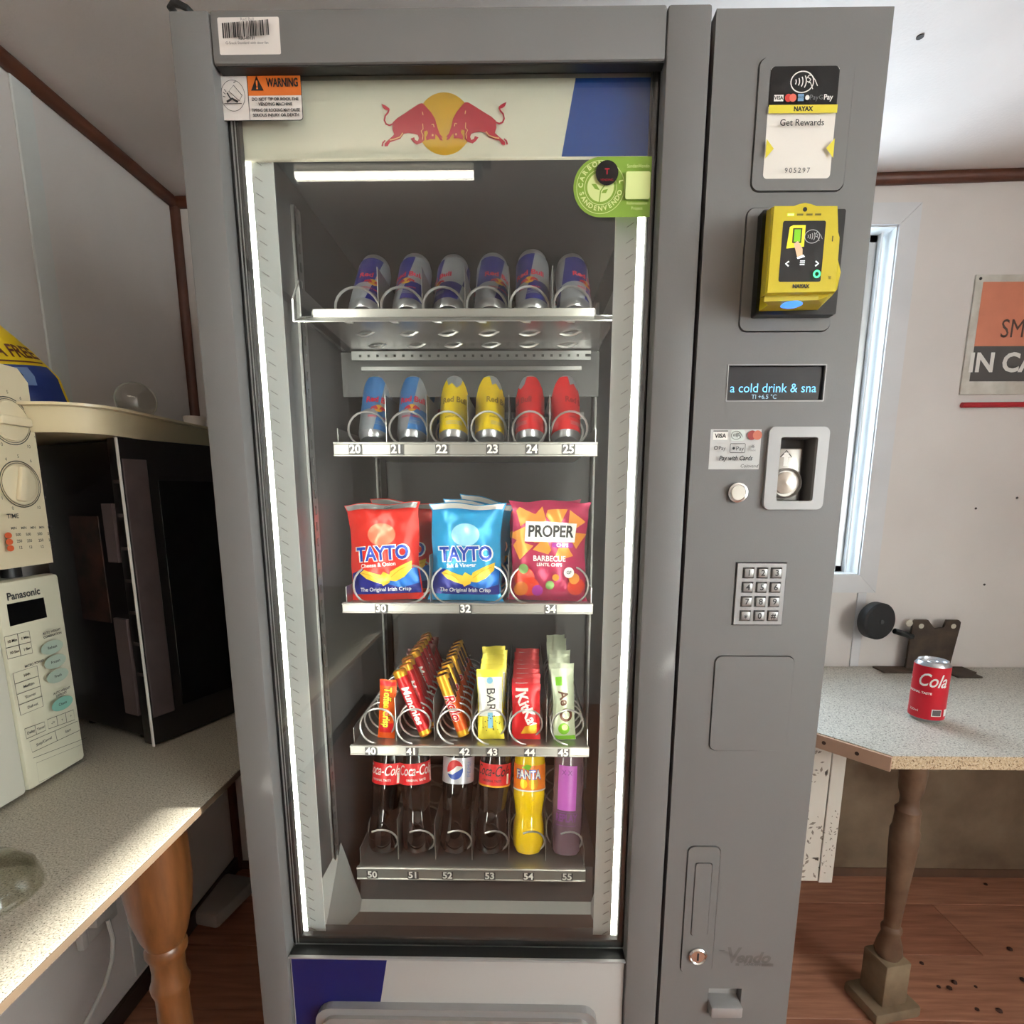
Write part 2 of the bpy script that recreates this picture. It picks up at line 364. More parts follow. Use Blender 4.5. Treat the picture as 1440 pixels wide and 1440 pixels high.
# ceiling tube lamp, seen only as a reflection in the glass of the machine
a, b = atZ(428, 243, 1.95), atZ(655, 243, 1.95); ly = .04-(a.y+b.y)/2
lamp = thing('tube_lamp_offscreen', 'white batten lamp with a glowing tube on the ceiling in front of the machine', 'lamp', ((a.x+b.x)/2, ly, zc(0)-.045))
mb = MB(); mb.box(a.x-.06, b.x+.06, ly-.014, ly+.014, zc(a.x)-.022, zc(a.x)-.0005, mat('batten_grey', (120, 118, 112), .5), .003); mb.build('batten', lamp)
mb = MB(); mb.tube([(a.x-.02, ly, 1.95-.008), (b.x+.02, ly, 1.95-.008)], .008, mat('lamp_tube', (255, 246, 230), .4, emit=TUBE_POWER), 14); mb.build('tube_offscreen', lamp)
mb = MB(); mb.box(a.x-.04, a.x-.02, ly-.012, ly+.012, 1.93, 1.965, M_reveal, .002); mb.build('tube_holder', lamp)
mb = MB(); mb.box(b.x+.02, b.x+.04, ly-.012, ly+.012, 1.93, 1.965, M_reveal, .002); mb.build('tube_holder', lamp)

# ================================================================ vending machine
M_body = mat('grey_paint', (114, 113, 112), .48, bump=.06, bscale=500, var=.02, vscale=2)
M_body2 = M_body
M_gap = mat('dark_gap', (14, 14, 14), .8); M_rub = mat('black_rubber', (22, 22, 22), .5)
M_liner = mat('dark_liner', (62, 63, 64), .42, var=.04); M_linw = mat('light_liner', (214, 216, 214), .5)
M_gal = mat('galvanised', (150, 151, 150), .32, metal=.85, var=.1, vscale=5); M_rail = mat('price_rail_alu', (166, 165, 160), .4, metal=.7)
M_wire = mat('spiral_wire', (196, 196, 194), .3, metal=.8)
M_chrome = mat('chrome', (215, 213, 210), .18, metal=1)
M_silver = mat('silver_plastic', (158, 157, 156), .4, metal=.3)
M_blue = mat('print_blue', (24, 72, 148), .45); M_navy = mat('print_navy', (18, 24, 92), .45); M_cream = mat('print_cream', (226, 220, 200), .45)
M_red = mat('print_red', (186, 24, 52), .5); M_yel = mat('print_yellow', (226, 176, 28), .5); M_orange = mat('print_orange', (214, 108, 34), .5)
M_glass = glassmat('machine_glass', (.95, .965, .955), 1.5)
VM = thing('vending_machine', 'tall grey snack and drink vending machine with a lit glass front', 'vending machine')
W2 = .3675; TOP = 1.69; GX0, GX1, GZ0, GZ1 = -.3224, .142, .576, 1.6416; SEAM = .1866
def part(mb, name, parent=None, label=None): return tag(mb.build(name, parent or VM), label)
mb = MB()
mb.box(-W2, -W2+.018, .062, .86, .06, TOP-.004, M_body, .003); mb.box(W2-.018, W2, .062, .86, .06, TOP-.004, M_body, .003)
mb.box(-W2+.018, W2-.018, .84, .86, .06, TOP-.004, M_body); mb.box(-W2+.018, W2-.018, .062, .84, TOP-.03, TOP-.004, M_body); mb.box(-W2+.018, W2-.018, .062, .84, .06, .10, M_body)
mb.box(.172, .190, .062, .84, .10, TOP-.03, M_body); mb.box(.176, .192, .052, .062, .08, TOP-.01, M_body)
part(mb, 'cabinet')
for x in (-.31, .31):
    for y in (.1, .8): part(MB().lathe([(0, 0), (.025, 0), (.025, .012), (.012, .016), (.012, .062), (0, .062)], M_rub, (x, y, 0), 16), 'foot')
# door: four members round the window
part(MB().box(-W2, -.3257, 0, .06, .09, TOP, M_body, .003), 'door_stile'); part(MB().box(GX1, SEAM, 0, .06, .09, TOP, M_body, .003), 'door_stile')
part(MB().box(-.3250, GX1-.0008, 0, .0155, GZ1, TOP, M_body, .003).box(-.3250, GX1-.0008, .0154, .06, 1.664, TOP-.001, M_body), 'door_header')
low = part(MB().box(-.3250, GX1-.0008, .006, .06, .09, .572, mat('pale_panel', (172, 169, 165), .45), .002), 'lower_panel')
d = Decal(front(.006)); d.poly([(-.3225, .10), (-.268, .10), (-.1881, .5705), (-.3225, .5705)], M_navy); d.build('blue_print', low)
part(MB().prism(rrect(-.2896, .1046, .19, .4985, .022), -.006, .012, M_silver), 'delivery_flap')
part(MB().prism(rrect(-.2796, .0946, .20, .4885, .018), -.012, -.004, mat('flap_face', (150, 146, 143), .4, metal=.2)), 'delivery_flap_face')
part(MB().box(-.3240, GX1-.0008, -.001, .0045, .5725, .5752, M_silver, .0006, seg=1), 'window_sill')
# black gasket and glass
gs = MB()
gi = .0085
for x0, x1, z0, z1 in ((GX0-.003, GX0+gi, GZ0, 1.6635), (GX1-gi, GX1, GZ0, 1.6635), (GX0, GX1, GZ0, GZ0+.012), (GX0, GX1, 1.6505, 1.6635)): gs.box(x0, x1, .0222, .034, z0, z1, M_rub, .0015, seg=1)
gs.box(GX0, GX1-.001, .034, .0605, .5715, .5745, M_rub); gs.box(GX0, GX1-.001, .0045, .0222, .5722, .5752, M_rub); gs.box(GX0, GX1-.001, .003, .0152, GZ1-.0012, GZ1+.0005, M_rub)
part(gs, 'gasket')
part(MB().box(GX0+.0012, GX0+.0024, .0207, .0221, GZ0, GZ1, M_silver), 'gasket_trim'); part(MB().box(GX0+.0050, GX0+.0056, .0207, .0221, GZ0, GZ1, M_silver), 'gasket_trim')
glass = part(MB().box(GX0+.004, GX1-.004, .0165, .0205, GZ0+.004, 1.6625, M_glass), 'glass_pane')
# header sign behind the glass: white field, blue end, two red bulls and a yellow sun
hx0, hx1, hz0, hz1 = -.331, .145, 1.5714, 1.6475
hs = part(MB().box(hx0+.002, hx1-.004, .0345, .040, hz0, 1.660, M_cream, .001, seg=1), 'header_sign')
d = Decal(front(.0345))
d.poly([(.0388, hz0+.0008), (hx1-.005, hz0+.0008), (hx1-.005, hz1), (.0528, hz1)], M_blue)
d.rect(hx0+.003, hx1-.005, hz1, 1.6595, mat('grey_sign_band', (150, 148, 138), .5))
SX, SZ, K = -.0906, 1.6068, .00013
M_sun = mat('sun_yellow', (214, 164, 26), .5)
d.circ(SX, SZ-.002, .0305, M_sun, n=40)
bull = [(290,350),(330,318),(400,280),(470,240),(520,213),(545,210),(565,224),(620,280),(652,330),(668,390),(688,440),(715,468),(700,466),(712,490),(690,486),(668,456),(650,440),(648,478),(610,476),(573,488),(570,462),(588,432),(580,412),(556,420),(556,485),(530,505),(490,518),(462,500),(438,472),(470,462),(476,482),(500,492),(510,468),(500,445),(470,436),(420,430),(382,436),(352,472),(300,488),(262,498),(240,528),(214,530),(214,508),(232,492),(262,470),(300,440),(286,400)]
tail = [(292,362),(262,372),(234,362),(220,334),(230,300),(252,278),(262,258),(246,244)]
tuft = [(200,212),(236,226),(268,248),(262,264),(236,258),(214,244)]
hoof = [(188,528),(196,500),(218,482),(226,488),(206,508),(202,530)]
for sgn in (1, -1):
    f = lambda p: (SX+sgn*(p[0]-728)*K, SZ-(p[1]-350)*K)
    d.poly([f(p) for p in bull], M_red); d.stroke([f(p) for p in tail], .0017, M_red); d.poly([f(p) for p in tuft], M_red); d.poly([f(p) for p in hoof], M_red)
    M_lt = mat('bull_highlight', (240, 190, 130), .5)
    d.stroke([f(p) for p in ((545,275),(550,300))], .0009, M_lt); d.stroke([f(p) for p in ((620,372),(636,368),(642,392))], .001, M_lt)
    d.stroke([f(p) for p in ((375,432),(350,462),(300,478),(262,484))], .0012, M_lt); d.stroke([f(p) for p in ((545,365),(548,405),(530,420),(545,450),(540,485))], .0009, M_lt); d.circ(*f((628,452)), .0012, M_lt, n=8)
d.build('sign_print', hs)
# glowing LED strips left and right behind the glass, with their pale mounting flanges
M_led = mat('led_strip', (255, 252, 240), .5, emit=LED_POWER); M_ledd = mat('led_bead', (255, 255, 246), .5, emit=9); M_ledp = mat('led_cover', (255, 254, 246), .5, emit=2.2)
for x0, sgn in ((-.3180, 1), (.1330, -1)):
    s_ = part(MB().box(x0-.0045, x0+.0045, .0505, .0535, .566, 1.6, M_led), 'led_strip')          # the side that shines on the goods
    MB().box(x0-.0055, x0+.0055, .0465, .050, .566, 1.6, M_ledp).build('led_cover', s_)
    mb = MB()
    for i in range(86):
        z = .572+i*.0119; mb.box(x0-.0062-.0008*(i % 3), x0+.0056, .0445, .0464, z, z+.0075, M_ledd)
    tag(mb.build('led_bead_row', s_), kind='stuff')
    part(MB().box(min(x0+sgn*.006, x0+sgn*.031), max(x0+sgn*.006, x0+sgn*.031), .0425, .045, .566, 1.6, M_linw), 'led_flange')
    part(MB().box(min(x0-sgn*.007, x0-sgn*.02), max(x0-sgn*.007, x0-sgn*.02), .040, .0575, .566, 1.6, M_rub), 'led_holder')
    mb = MB()
    for i in range(62):
        z = .58+i*.0165; mb.tube([(x0+sgn*.010, .0422, z+.005), (x0+sgn*.018, .0422, z)], .0006, M_silver, 4)
    tag(part(mb, 'flange_rib'), kind='stuff')
# liner of the cool compartment
CX0, CX1, CY1, CZ0, CZ1 = -.343, .166, .76, .40, 1.655
mb = MB(); mb.box(CX0-.004, CX0, .061, CY1, CZ0, CZ1, M_liner); mb.box(CX1, CX1+.004, .061, CY1, CZ0, CZ1, M_liner); mb.box(CX0, CX1, CY1, CY1+.004, CZ0, CZ1, M_liner); mb.box(CX0, CX1, .061, CY1, CZ1, CZ1+.004, M_liner); mb.box(CX0, CX1, .061, CY1, CZ0-.004, CZ0, M_liner)
liner = part(mb, 'liner')
for x, sg in ((CX0, 1), (CX1, -1)):
    for y in (.235, .66):
        mb = MB(); xa, xb = min(x+sg*.004, x+sg*.006), max(x+sg*.004, x+sg*.006); mb.box(xa, xb, y, y+.008, .46, 1.62, M_gal); mb.box(xa, xb, y+.014, y+.022, .46, 1.62, M_gal); mb.box(min(x, x+sg*.006), max(x, x+sg*.006), y, y+.0015, .46, 1.62, M_gal); mb.box(min(x, x+sg*.006), max(x, x+sg*.006), y+.0205, y+.022, .46, 1.62, M_gal)
        for i in range(45): z = .4632+i*.0258; mb.box(xa, xb, y+.008, y+.014, max(.46, z), min(1.62, z+.0118), M_gal)
        mb.build('tray_upright', liner)
part(MB().box(CX0+.02, CX1-.02, .74, .758, 1.30, 1.36, M_gal, .003).box(CX0+.02, CX1-.02, .736, .742, 1.385, 1.40, M_gal), 'air_duct')
# delivery bin under the bottom tray
M_bin = mat('bin_brown', (74, 62, 56), .45); M_bing = mat('bin_grey', (150, 150, 148), .4)
zg, za, zb = at(660, 1266, .290).z, at(660, 1284, .262).z, at(660, 1335, .080).z
mb = MB(); mb.add([(CX0+.03, .30, .50), (CX1-.03, .30, .50), (CX1-.03, .290, zg), (CX0+.03, .290, zg)], [(3, 2, 1, 0)], M_liner)
mb.add([(CX0+.03, .290, zg), (CX1-.03, .290, zg), (CX1-.03, .262, za), (CX0+.03, .262, za)], [(3, 2, 1, 0)], M_bing); part(mb, 'bin_back')
part(MB().add([(CX0+.035, .262, za), (CX1-.035, .262, za), (CX1-.035, .064, zb), (CX0+.035, .064, zb)], [(3, 2, 1, 0)], M_bin), 'bin_floor')
for x, sg in ((CX0, 1), (CX1, -1)): part(MB().add([(x+sg*.002, .065, .56), (x+sg*.002, .28, .56), (x+sg*.036, .29, za-.01), (x+sg*.036, .065, zb-.01)], [(0, 1, 2, 3), (3, 2, 1, 0)], M_bing), 'bin_side')

# ---- trays with price rails, number tags, wire spirals and dividers
M_tag = mat('tag_dark', (70, 70, 72), .5)
YT = .28
COLX = [at(507+i*59.4, 594, YT).x for i in range(6)]
def helix(mb, x, z, r, y0, y1, pitch, m, a0=-90, sgn=1, wr=.0019):
    n = int((y1-y0)/pitch*22); mb.tube([(x+r*math.sin(R(a0)+sgn*2*math.pi*i/22), y0+(y1-y0)*i/n, z+r*math.cos(R(a0)+sgn*2*math.pi*i/22)) for i in range(n+1)], wr, m, 6)
def tray(zr0, zr1, nums, numx, spx, pitch, r, a0, label, divs, sgns=None, ytray=YT, rail=True, x0=-.313, x1=.120):
    zf = zr1-.006
    t = part(MB().box(x0, x1, ytray+.004, .70, zf-.0015, zf, M_gal).box(x0, x0+.0015, ytray+.02, .70, zf, zf+.03, M_gal).box(x1-.0015, x1, ytray+.02, .70, zf, zf+.03, M_gal), 'tray', label=label)
    if rail:
        mb = MB(); mb.box(x0, x1, ytray-.004, ytray+.004, zr0, zr1, M_rail, .001, seg=1)
        mb.box(x0, x1, ytray-.0060, ytray-.003, zr1-.004, zr1, M_rail, .001, seg=1); mb.box(x0, x1, ytray-.0060, ytray-.003, zr0, zr0+.003, M_rail, .001, seg=1); mb.build('price_rail', t)
        for n, px in zip(nums, numx):
            zc_ = (zr0+zr1)/2-.0005
            dd = Decal(front(ytray-.0068), .0003); dd.rect(px-.0105, px+.0105, zc_-.0078, zc_+.0078, M_tag); dd.text(n, px, zc_, .0185, WHITE, bold=.03); dd.build('number_tag', t)
    for i, x in enumerate(spx):
        mb = MB(); helix(mb, x, zf+r+.003, r, ytray+.012, .66, pitch, M_wire, a0, sgns[i] if sgns else 1); mb.build('spiral', t)
    for x in divs:
        mb = MB(); mb.box(x-.0006, x+.0006, ytray+.03, .68, zf, zf+.085, M_gal); mb.build('divider', t)
    return t, zf
numx2 = [-.2764, -.2082, -.1343, -.0512, .013, .0724]; numx3 = [-.2451, -.0994, .0469]; numx4 = [-.2744, -.2003, -.1044, -.054, .0131, .0736]; numx5 = [-.283, -.2055, -.1405, -.0607, .0121, .0848]
mid = [(COLX[i]+COLX[i+1])/2 for i in range(5)]
t2, Z2 = tray(1.2658, 1.2886, ['20', '21', '22', '23', '24', '25'], numx2, COLX, .068, .029, 180, None, mid, [1, 1, 1, 1, -1, -1])
SP3 = [at(px, 815, YT).x for px in (514, 573.6, 627.8, 687.5, 741.7, 805.6)]
t3, Z3 = tray(1.0022, 1.0204, ['30', '32', '34'], numx3, SP3, .075, .0305, 180, None, [(SP3[1]+SP3[2])/2, (SP3[3]+SP3[4])/2], [1, -1, 1, -1, 1, -1])
SP4 = [at(px, 1018, YT).x for px in (525, 577, 636, 687, 740, 800)]
t4, Z4 = tray(.7387, .7569, ['40', '41', '42', '43', '44', '45'], numx4, SP4, .032, .0305, 180, None, [(SP4[i]+SP4[i+1])/2 for i in range(5)])
SP5 = [at(px, 1182, YT).x for px in (527, 581, 635, 688, 742, 796)]
t5, Z5 = tray(.4856, .5101, ['50', '51', '52', '53', '54', '55'], numx5, SP5, .085, .034, -15, None, [(SP5[i]+SP5[i+1])/2 for i in range(5)])
# the top tray stands a little further out, its front apron tilted down and outwards
Y1 = .18; Z1 = 1.452; M_gald = mat('dull_steel', (120, 120, 120), .22, metal=.8)
part(MB().box(-.322, .131, .372, .376, 1.375, 1.4495, M_liner), 'baffle'); mb = MB(); mb.box(-.300, .115, .360, .3615, 1.4432, 1.4485, M_gal); mb.box(-.300, .115, .360, .3615, 1.434, 1.4388, M_gal); xh = -.300
for i in range(27): x1_ = min(.115, -.2872+i*.0151); mb.box(xh, x1_, .360, .3615, 1.4388, 1.4432, M_gal); xh = x1_+.0044
part(mb, 'perforated_rail'); part(MB().box(-.285, .100, .364, .3715, 1.418, 1.424, M_gal), 'support_rail')
t1 = part(MB().box(-.318, .128, Y1, .70, Z1-.0015, Z1, M_gald).box(-.318, -.3165, Y1, .70, Z1, Z1+.04, M_gal).box(.1265, .128, Y1, .70, Z1, Z1+.04, M_gal), 'tray')
MB().box(-.300, .098, Y1-.003, Y1+.002, Z1-.003, Z1+.009, M_rail, .001, seg=1).build('tray_lip', t1)
mb = MB(); ap = [(-.300, Y1-.001, Z1-.002), (.098, Y1-.001, Z1-.002), (.124, Y1-.055, Z1-.022), (-.306, Y1-.055, Z1-.022)]
mb.add([Vector(p) for p in ap]+[Vector(p)+Vector((0, 0, -.0015)) for p in ap], [(0, 1, 2, 3), (7, 6, 5, 4), (0, 3, 7, 4), (1, 5, 6, 2), (3, 2, 6, 7), (0, 4, 5, 1)], M_gal)
mb.build('tray_apron', t1)
for x0, x1, sg in ((-.300, -.3065, -1), (.098, .1245, 1)):
    MB().tube([(x0, Y1-.001, Z1+.006), (x0, Y1-.002, Z1-.001), (x1, Y1-.055, Z1-.022), (x1, Y1-.055, Z1+.004), (x1, Y1-.03, Z1+.035)], .0014, M_wire, 6).build('tray_wing', t1)
COL1 = [at(px, 425, Y1+.02).x for px in (497, 562, 622, 684, 746, 808)]
for x in COL1:
    mb = MB(); helix(mb, x, Z1+.024, .029, Y1+.012, .66, .068, M_wire, 180); mb.build('spiral', t1)
for i in range(5): MB().box((COL1[i]+COL1[i+1])/2-.0006, (COL1[i]+COL1[i+1])/2+.0006, Y1+.03, .68, Z1, Z1+.075, M_gal).build('divider', t1)

# ---- control panel on the right with all its fittings
PX0 = .1905; PT = 1.6849
holes = [(.2262, .3344, 1.3078, 1.3462), (.2895, .3315, 1.1966, 1.2683), (.2571, .3022, .495, .5348), (.2508, .3112, 1.0486, 1.1254)]
plates = [(.2372, .3330, 1.5195, 1.6408), (.2350, .3330, 1.3812, 1.5030), (.2345, .3300, .8870, 1.0095), (.2165, .2580, .5600, .7515)]
GAP, PR = .0011, .008                                    # cover plates sit in rounded openings with an open joint all round
def sheet(mb, X0, X1, Z0, Z1, rects, y, m):
    xs = sorted({X0, X1, *[h[0] for h in rects], *[h[1] for h in rects]}); zs = sorted({Z0, Z1, *[h[2] for h in rects], *[h[3] for h in rects]})
    for i in range(len(xs)-1):
        for j in range(len(zs)-1):
            cx, cz = (xs[i]+xs[i+1])/2, (zs[j]+zs[j+1])/2
            if any(h[0] < cx < h[1] and h[2] < cz < h[3] for h in rects): continue
            mb.add([(xs[i], y, zs[j]), (xs[i+1], y, zs[j]), (xs[i+1], y, zs[j+1]), (xs[i], y, zs[j+1])], [(0, 1, 2, 3)], m)
def pocket(mb, a, b, c_, d_, y, D, m): mb.add([(a, y, c_), (b, y, c_), (b, y, d_), (a, y, d_), (a, D, c_), (b, D, c_), (b, D, d_), (a, D, d_)], [(0, 4, 5, 1), (1, 5, 6, 2), (2, 6, 7, 3), (3, 7, 4, 0), (4, 7, 6, 5)], m)
mb = MB(); opens = [(a-GAP, b+GAP, c_-GAP, d_+GAP) for a, b, c_, d_ in plates]
sheet(mb, PX0, W2, .09, PT, holes+opens, 0, M_body2)
for h in holes: pocket(mb, *h, 0, .028, M_body2)
for a, b, c_, d_ in opens:
    loop = rrect(a, b, c_, d_, PR+GAP, 5); n = len(loop)
    for k, (qx, qz) in enumerate(((b, c_), (b, d_), (a, d_), (a, c_))):       # fill the square corners up to the rounded edge
        arc = loop[k*6:(k+1)*6]; vs = [(qx, 0, qz)]+[(p[0], 0, p[1]) for p in arc]; mb.add(vs, [(0, t+2, t+1) for t in range(5)], M_body2)
    mb.add([(p[0], 0, p[1]) for p in loop]+[(p[0], .014, p[1]) for p in loop], [(t, (t+1) % n, (t+1) % n+n, t+n) for t in range(n)]+[tuple(range(n, 2*n))], M_body2)
mb.add([(PX0, 0, .09), (W2, 0, .09), (W2, 0, PT), (PX0, 0, PT), (PX0, .06, .09), (W2, .06, .09), (W2, .06, PT), (PX0, .06, PT)], [(0, 4, 5, 1), (1, 5, 6, 2), (2, 6, 7, 3), (3, 7, 4, 0)], M_body2)
panel = part(mb, 'control_panel')
for x0_, x1_, z0_, z1_ in plates[:3]: part(MB().prism(rrect(x0_, x1_, z0_, z1_, PR), -.0018, .012, M_body2), 'cover_plate')
part(MB().prism(rrect(*plates[3], PR, 5), -.0018, .012, M_body2, inner=rrect(.2262, .2490, .6190, .7290, .004, 5)), 'cover_plate')
# sticker with contactless sign (the square code is left out)
def sticker(name, draw, y=-.0018, **k):
    dd = Decal(front(y), **k); draw(dd); return dd.build(name, VM)
M_paper = mat('sticker_white', (226, 220, 212), .45); M_y2 = mat('sticker_yellow', (222, 206, 60), .45); M_ink = mat('ink', (24, 24, 26), .5); M_grey = mat('ink_grey', (120, 120, 122), .5)
M_blk = mat('gloss_black', (6, 6, 7), .3)
def contactless(dd, cx, cz, s, m):
    dd.ring(cx-.1*s, cz, s, .09*s, m, rz=.82*s)
    for i in range(4): dd.ring(cx-1.0*s+.12*i*s, cz, (.36+.17*i)*s, .09*s, m, a0=-32, a1=32, n=10)
    for q in (((.25, .25), (.45, .5), (.7, .45), (1.0, .1), (1.25, -.35)), ((.3, .0), (.6, -.1), (.75, -.4), (.85, -.6)), ((.35, .3), (.6, .15), (.45, -.15))): dd.stroke([(cx+u*s, cz+v*s) for u, v in q], .07*s, m)
def dr(dd):
    x0, x1, z0, z1 = .2482, .3180, 1.5305, 1.6326; zm = 1.5968; xc = (x0+x1)/2
    dd.rect(x0, x1, z0, z1, M_paper, .004); dd.rect(x0, x1, zm, z1-.003, M_blk); dd.rect(x0+.0005, x1-.0005, zm, z1, M_blk, .004)
    contactless(dd, xc-.001, 1.6185, .0115, WHITE)
    dd.rect(x0+.005, x0+.0145, 1.6008, 1.6066, WHITE); dd.text('VISA', x0+.0097, 1.6037, .0045, M_ink, bold=.03)
    dd.circ(x0+.0195, 1.6037, .0036, mat('card_red', (206, 60, 52), .5)); dd.circ(x0+.0240, 1.6037, .0036, mat('card_salmon', (224, 110, 92), .5))
    dd.rect(x0+.0290, x0+.0350, 1.6005, 1.6070, mat('card_blue', (120, 160, 196), .5)); dd.text('AM EX', x0+.032, 1.6037, .0026, M_ink)
    dd.circ(x0+.0385, 1.6035, .0022, WHITE); dd.text('Pay', x0+.0452, 1.6034, .0066, M_grey); dd.text('G', x0+.0522, 1.6034, .0058, M_grey); dd.text('Pay', x0+.0595, 1.6034, .0068, WHITE, bold=.02)
    dd.rect(x0, x1, zm-.0075, zm, M_y2); dd.text('NAYAX', xc, zm-.0038, .0056, M_ink, bold=.05)
    dd.text('Get Rewards', xc, 1.5805, .0085, M_ink, bold=.01)
    dd.poly([(x0, 1.566), (x0+.008, 1.557), (x0, 1.548)], M_y2); dd.poly([(x1, 1.566), (x1-.008, 1.557), (x1, 1.548)], M_y2)
    dd.text('905297', xc-.001, 1.5365, .0068, M_ink, spacing=1.35)
sticker('rewards_sticker', dr)
# display
sc_ = part(MB().box(.2262, .3344, .004, .0275, 1.3078, 1.3462, mat('display_glass', (40, 42, 46), .12)), 'display')
M_cy = mat('lit_cyan', (120, 205, 255), .5, emit=.75); M_cy2 = mat('lit_pale', (150, 190, 210), .5, emit=.25)
d = Decal(front(.004)); d.text('a cold drink & sna', .2795, 1.3220, .0138, M_cy, wmax=.0965); d.text('TI +6.5 °C', .270, 1.3128, .0066, M_cy2, bold=.005); d.build('display_text', sc_)
part(MB().prism(rrect(.2256, .335, 1.3072, 1.3468, .001), -.0008, .001, M_silver, inner=rrect(.2268, .3338, 1.3084, 1.3456, .0008)), 'display_bezel')
def dr(dd):
    x0, x1, z0, z1 = .2112, .2688, 1.2327, 1.2772
    dd.rect(x0, x1, z0, z1, mat('sticker_grey', (196, 196, 194), .45))
    dd.rect(x0+.003, x0+.0195, 1.2655, 1.2742, WHITE); dd.rect(x0+.003, x0+.0195, 1.2748, 1.2757, M_ink); dd.text('VISA', x0+.0112, 1.2698, .0064, M_ink, bold=.03)
    dd.rect(x0+.0225, x0+.039, 1.2645, 1.2765, mat('sticker_mint', (206, 214, 208), .45), .003); contactless(dd, x0+.0295, 1.2705, .0055, M_ink)
    dd.circ(x0+.0465, 1.2705, .0052, mat('card_dark_red', (150, 52, 48), .5)); dd.circ(x0+.0525, 1.2705, .0052, mat('card_brown', (196, 108, 84), .5))
    dd.ring(x0+.0065, 1.2565, .0019, .0007, M_ink); dd.text('Pay', x0+.0135, 1.2560, .006, M_ink)
    dd.frame(x0+.0225, x0+.0395, 1.2512, 1.2612, .0006, M_ink, .001); dd.circ(x0+.0265, 1.256, .0015, M_ink); dd.text('Pay', x0+.0335, 1.2556, .0066, M_ink)
    for k in range(6): dd.stroke([(x0+.048, 1.258), (x0+.048+.0022*math.cos(k*1.047), 1.258+.0022*math.sin(k*1.047))], .0009, M_grey)
    dd.text('debit', x0+.048, 1.2538, .0032, M_grey)
    dd.text('Pay with Cards', x0+.029, 1.2448, .0072, M_ink, bold=.02, shear=.25, wmax=.038); dd.text('Coinvend', x0+.045, 1.2362, .0052, M_ink, shear=.2)
sticker('payment_sticker', dr, y=0)
# round return button
part(MB().lathe([(0, 0), (.0112, 0), (.0118, -.002), (.0112, -.0045), (.0092, -.005), (.0088, -.004), (.0, -.0042)], M_chrome, (0, 0, 0), 28, xf=Matrix.Translation((.2457, 0, 1.2063)) @ Matrix.Rotation(R(-90), 4, 'X')), 'return_button')
part(MB().lathe([(0, -.0046), (.0085, -.0046), (.008, -.0058), (0, -.006)], mat('button_cream', (222, 218, 206), .4), (0, 0, 0), 24, xf=Matrix.Translation((.2457, 0, 1.2063)) @ Matrix.Rotation(R(-90), 4, 'X')), 'button_face')
# coin return cup
cup = part(MB().prism(rrect(.2757, .3438, 1.1872, 1.2795, .007), -.0045, .001, M_silver, inner=rrect(.2897, .3313, 1.1968, 1.2681, .0025)), 'coin_return_frame')
M_nick = mat('brushed_nickel', (176, 172, 165), .35, metal=.8, var=.06)
MB().box(.2897, .3220, .010, .027, 1.1968, 1.2570, M_nick, .002).build('coin_ramp', cup)
dd = Decal(front(.010)); dd.stroke([(.297, 1.247), (.3035, 1.2545), (.310, 1.247)], .0012, M_ink); dd.stroke([(.3035, 1.252), (.3035, 1.237)], .005, WHITE); dd.poly([(.2975, 1.247), (.3095, 1.247), (.3035, 1.2525)], WHITE); dd.build('arrow_print', cup)
MB().lathe([(.0175, .0), (.0175, -.006), (.0158, -.0075), (.0148, -.004), (.0, -.004)], M_nick, (0, 0, 0), 32, xf=Matrix.Translation((.3045, .0105, 1.2170)) @ Matrix.Rotation(R(-90), 4, 'X')).build('coin_dish', cup)
MB().lathe([(0, -.0045), (.0125, -.0045), (.0125, -.006), (0, -.0075)], mat('worn_steel', (150, 140, 130), .3, metal=.8, var=.2, vscale=60), (0, 0, 0), 24, xf=Matrix.Translation((.3030, .0105, 1.2175)) @ Matrix.Rotation(R(-90), 4, 'X')).build('coin_flap', cup)
# keypad
kcell = [(x-.0066, x+.0066, z-.0066, z+.0066) for x in (.2655, .2819, .2983) for z in (1.1128, 1.0955, 1.0782, 1.0609)]
mb = MB(); sheet(mb, .2526, .3098, 1.0500, 1.1240, kcell, -.0022, M_silver)
for h in kcell: pocket(mb, *h, -.0022, .006, M_silver)
mb.add([(.2526, -.0022, 1.05), (.3098, -.0022, 1.05), (.3098, -.0022, 1.124), (.2526, -.0022, 1.124), (.2526, .027, 1.05), (.3098, .027, 1.05), (.3098, .027, 1.124), (.2526, .027, 1.124)], [(0, 4, 5, 1), (1, 5, 6, 2), (2, 6, 7, 3), (3, 7, 4, 0)], M_silver)
kp = part(mb, 'keypad')
M_key = mat('key_metal', (158, 157, 155), .35, metal=.5)
for r_ in range(4):
    for c_ in range(3):
        x, z = .2655+c_*.0164, 1.1128-r_*.0173; ch = '123456789*0#'[r_*3+c_]
        mb = MB(); mb.box(x-.0054, x+.0054, -.0048, .0058, z-.0053, z+.0053, M_key, .001)
        k_ = mb.build('key', kp); dd = Decal(front(-.0048)); dd.text(ch, x, z-(.0025 if ch == '*' else 0), .0098, M_ink, bold=.02); dd.build('key_digit', kp)
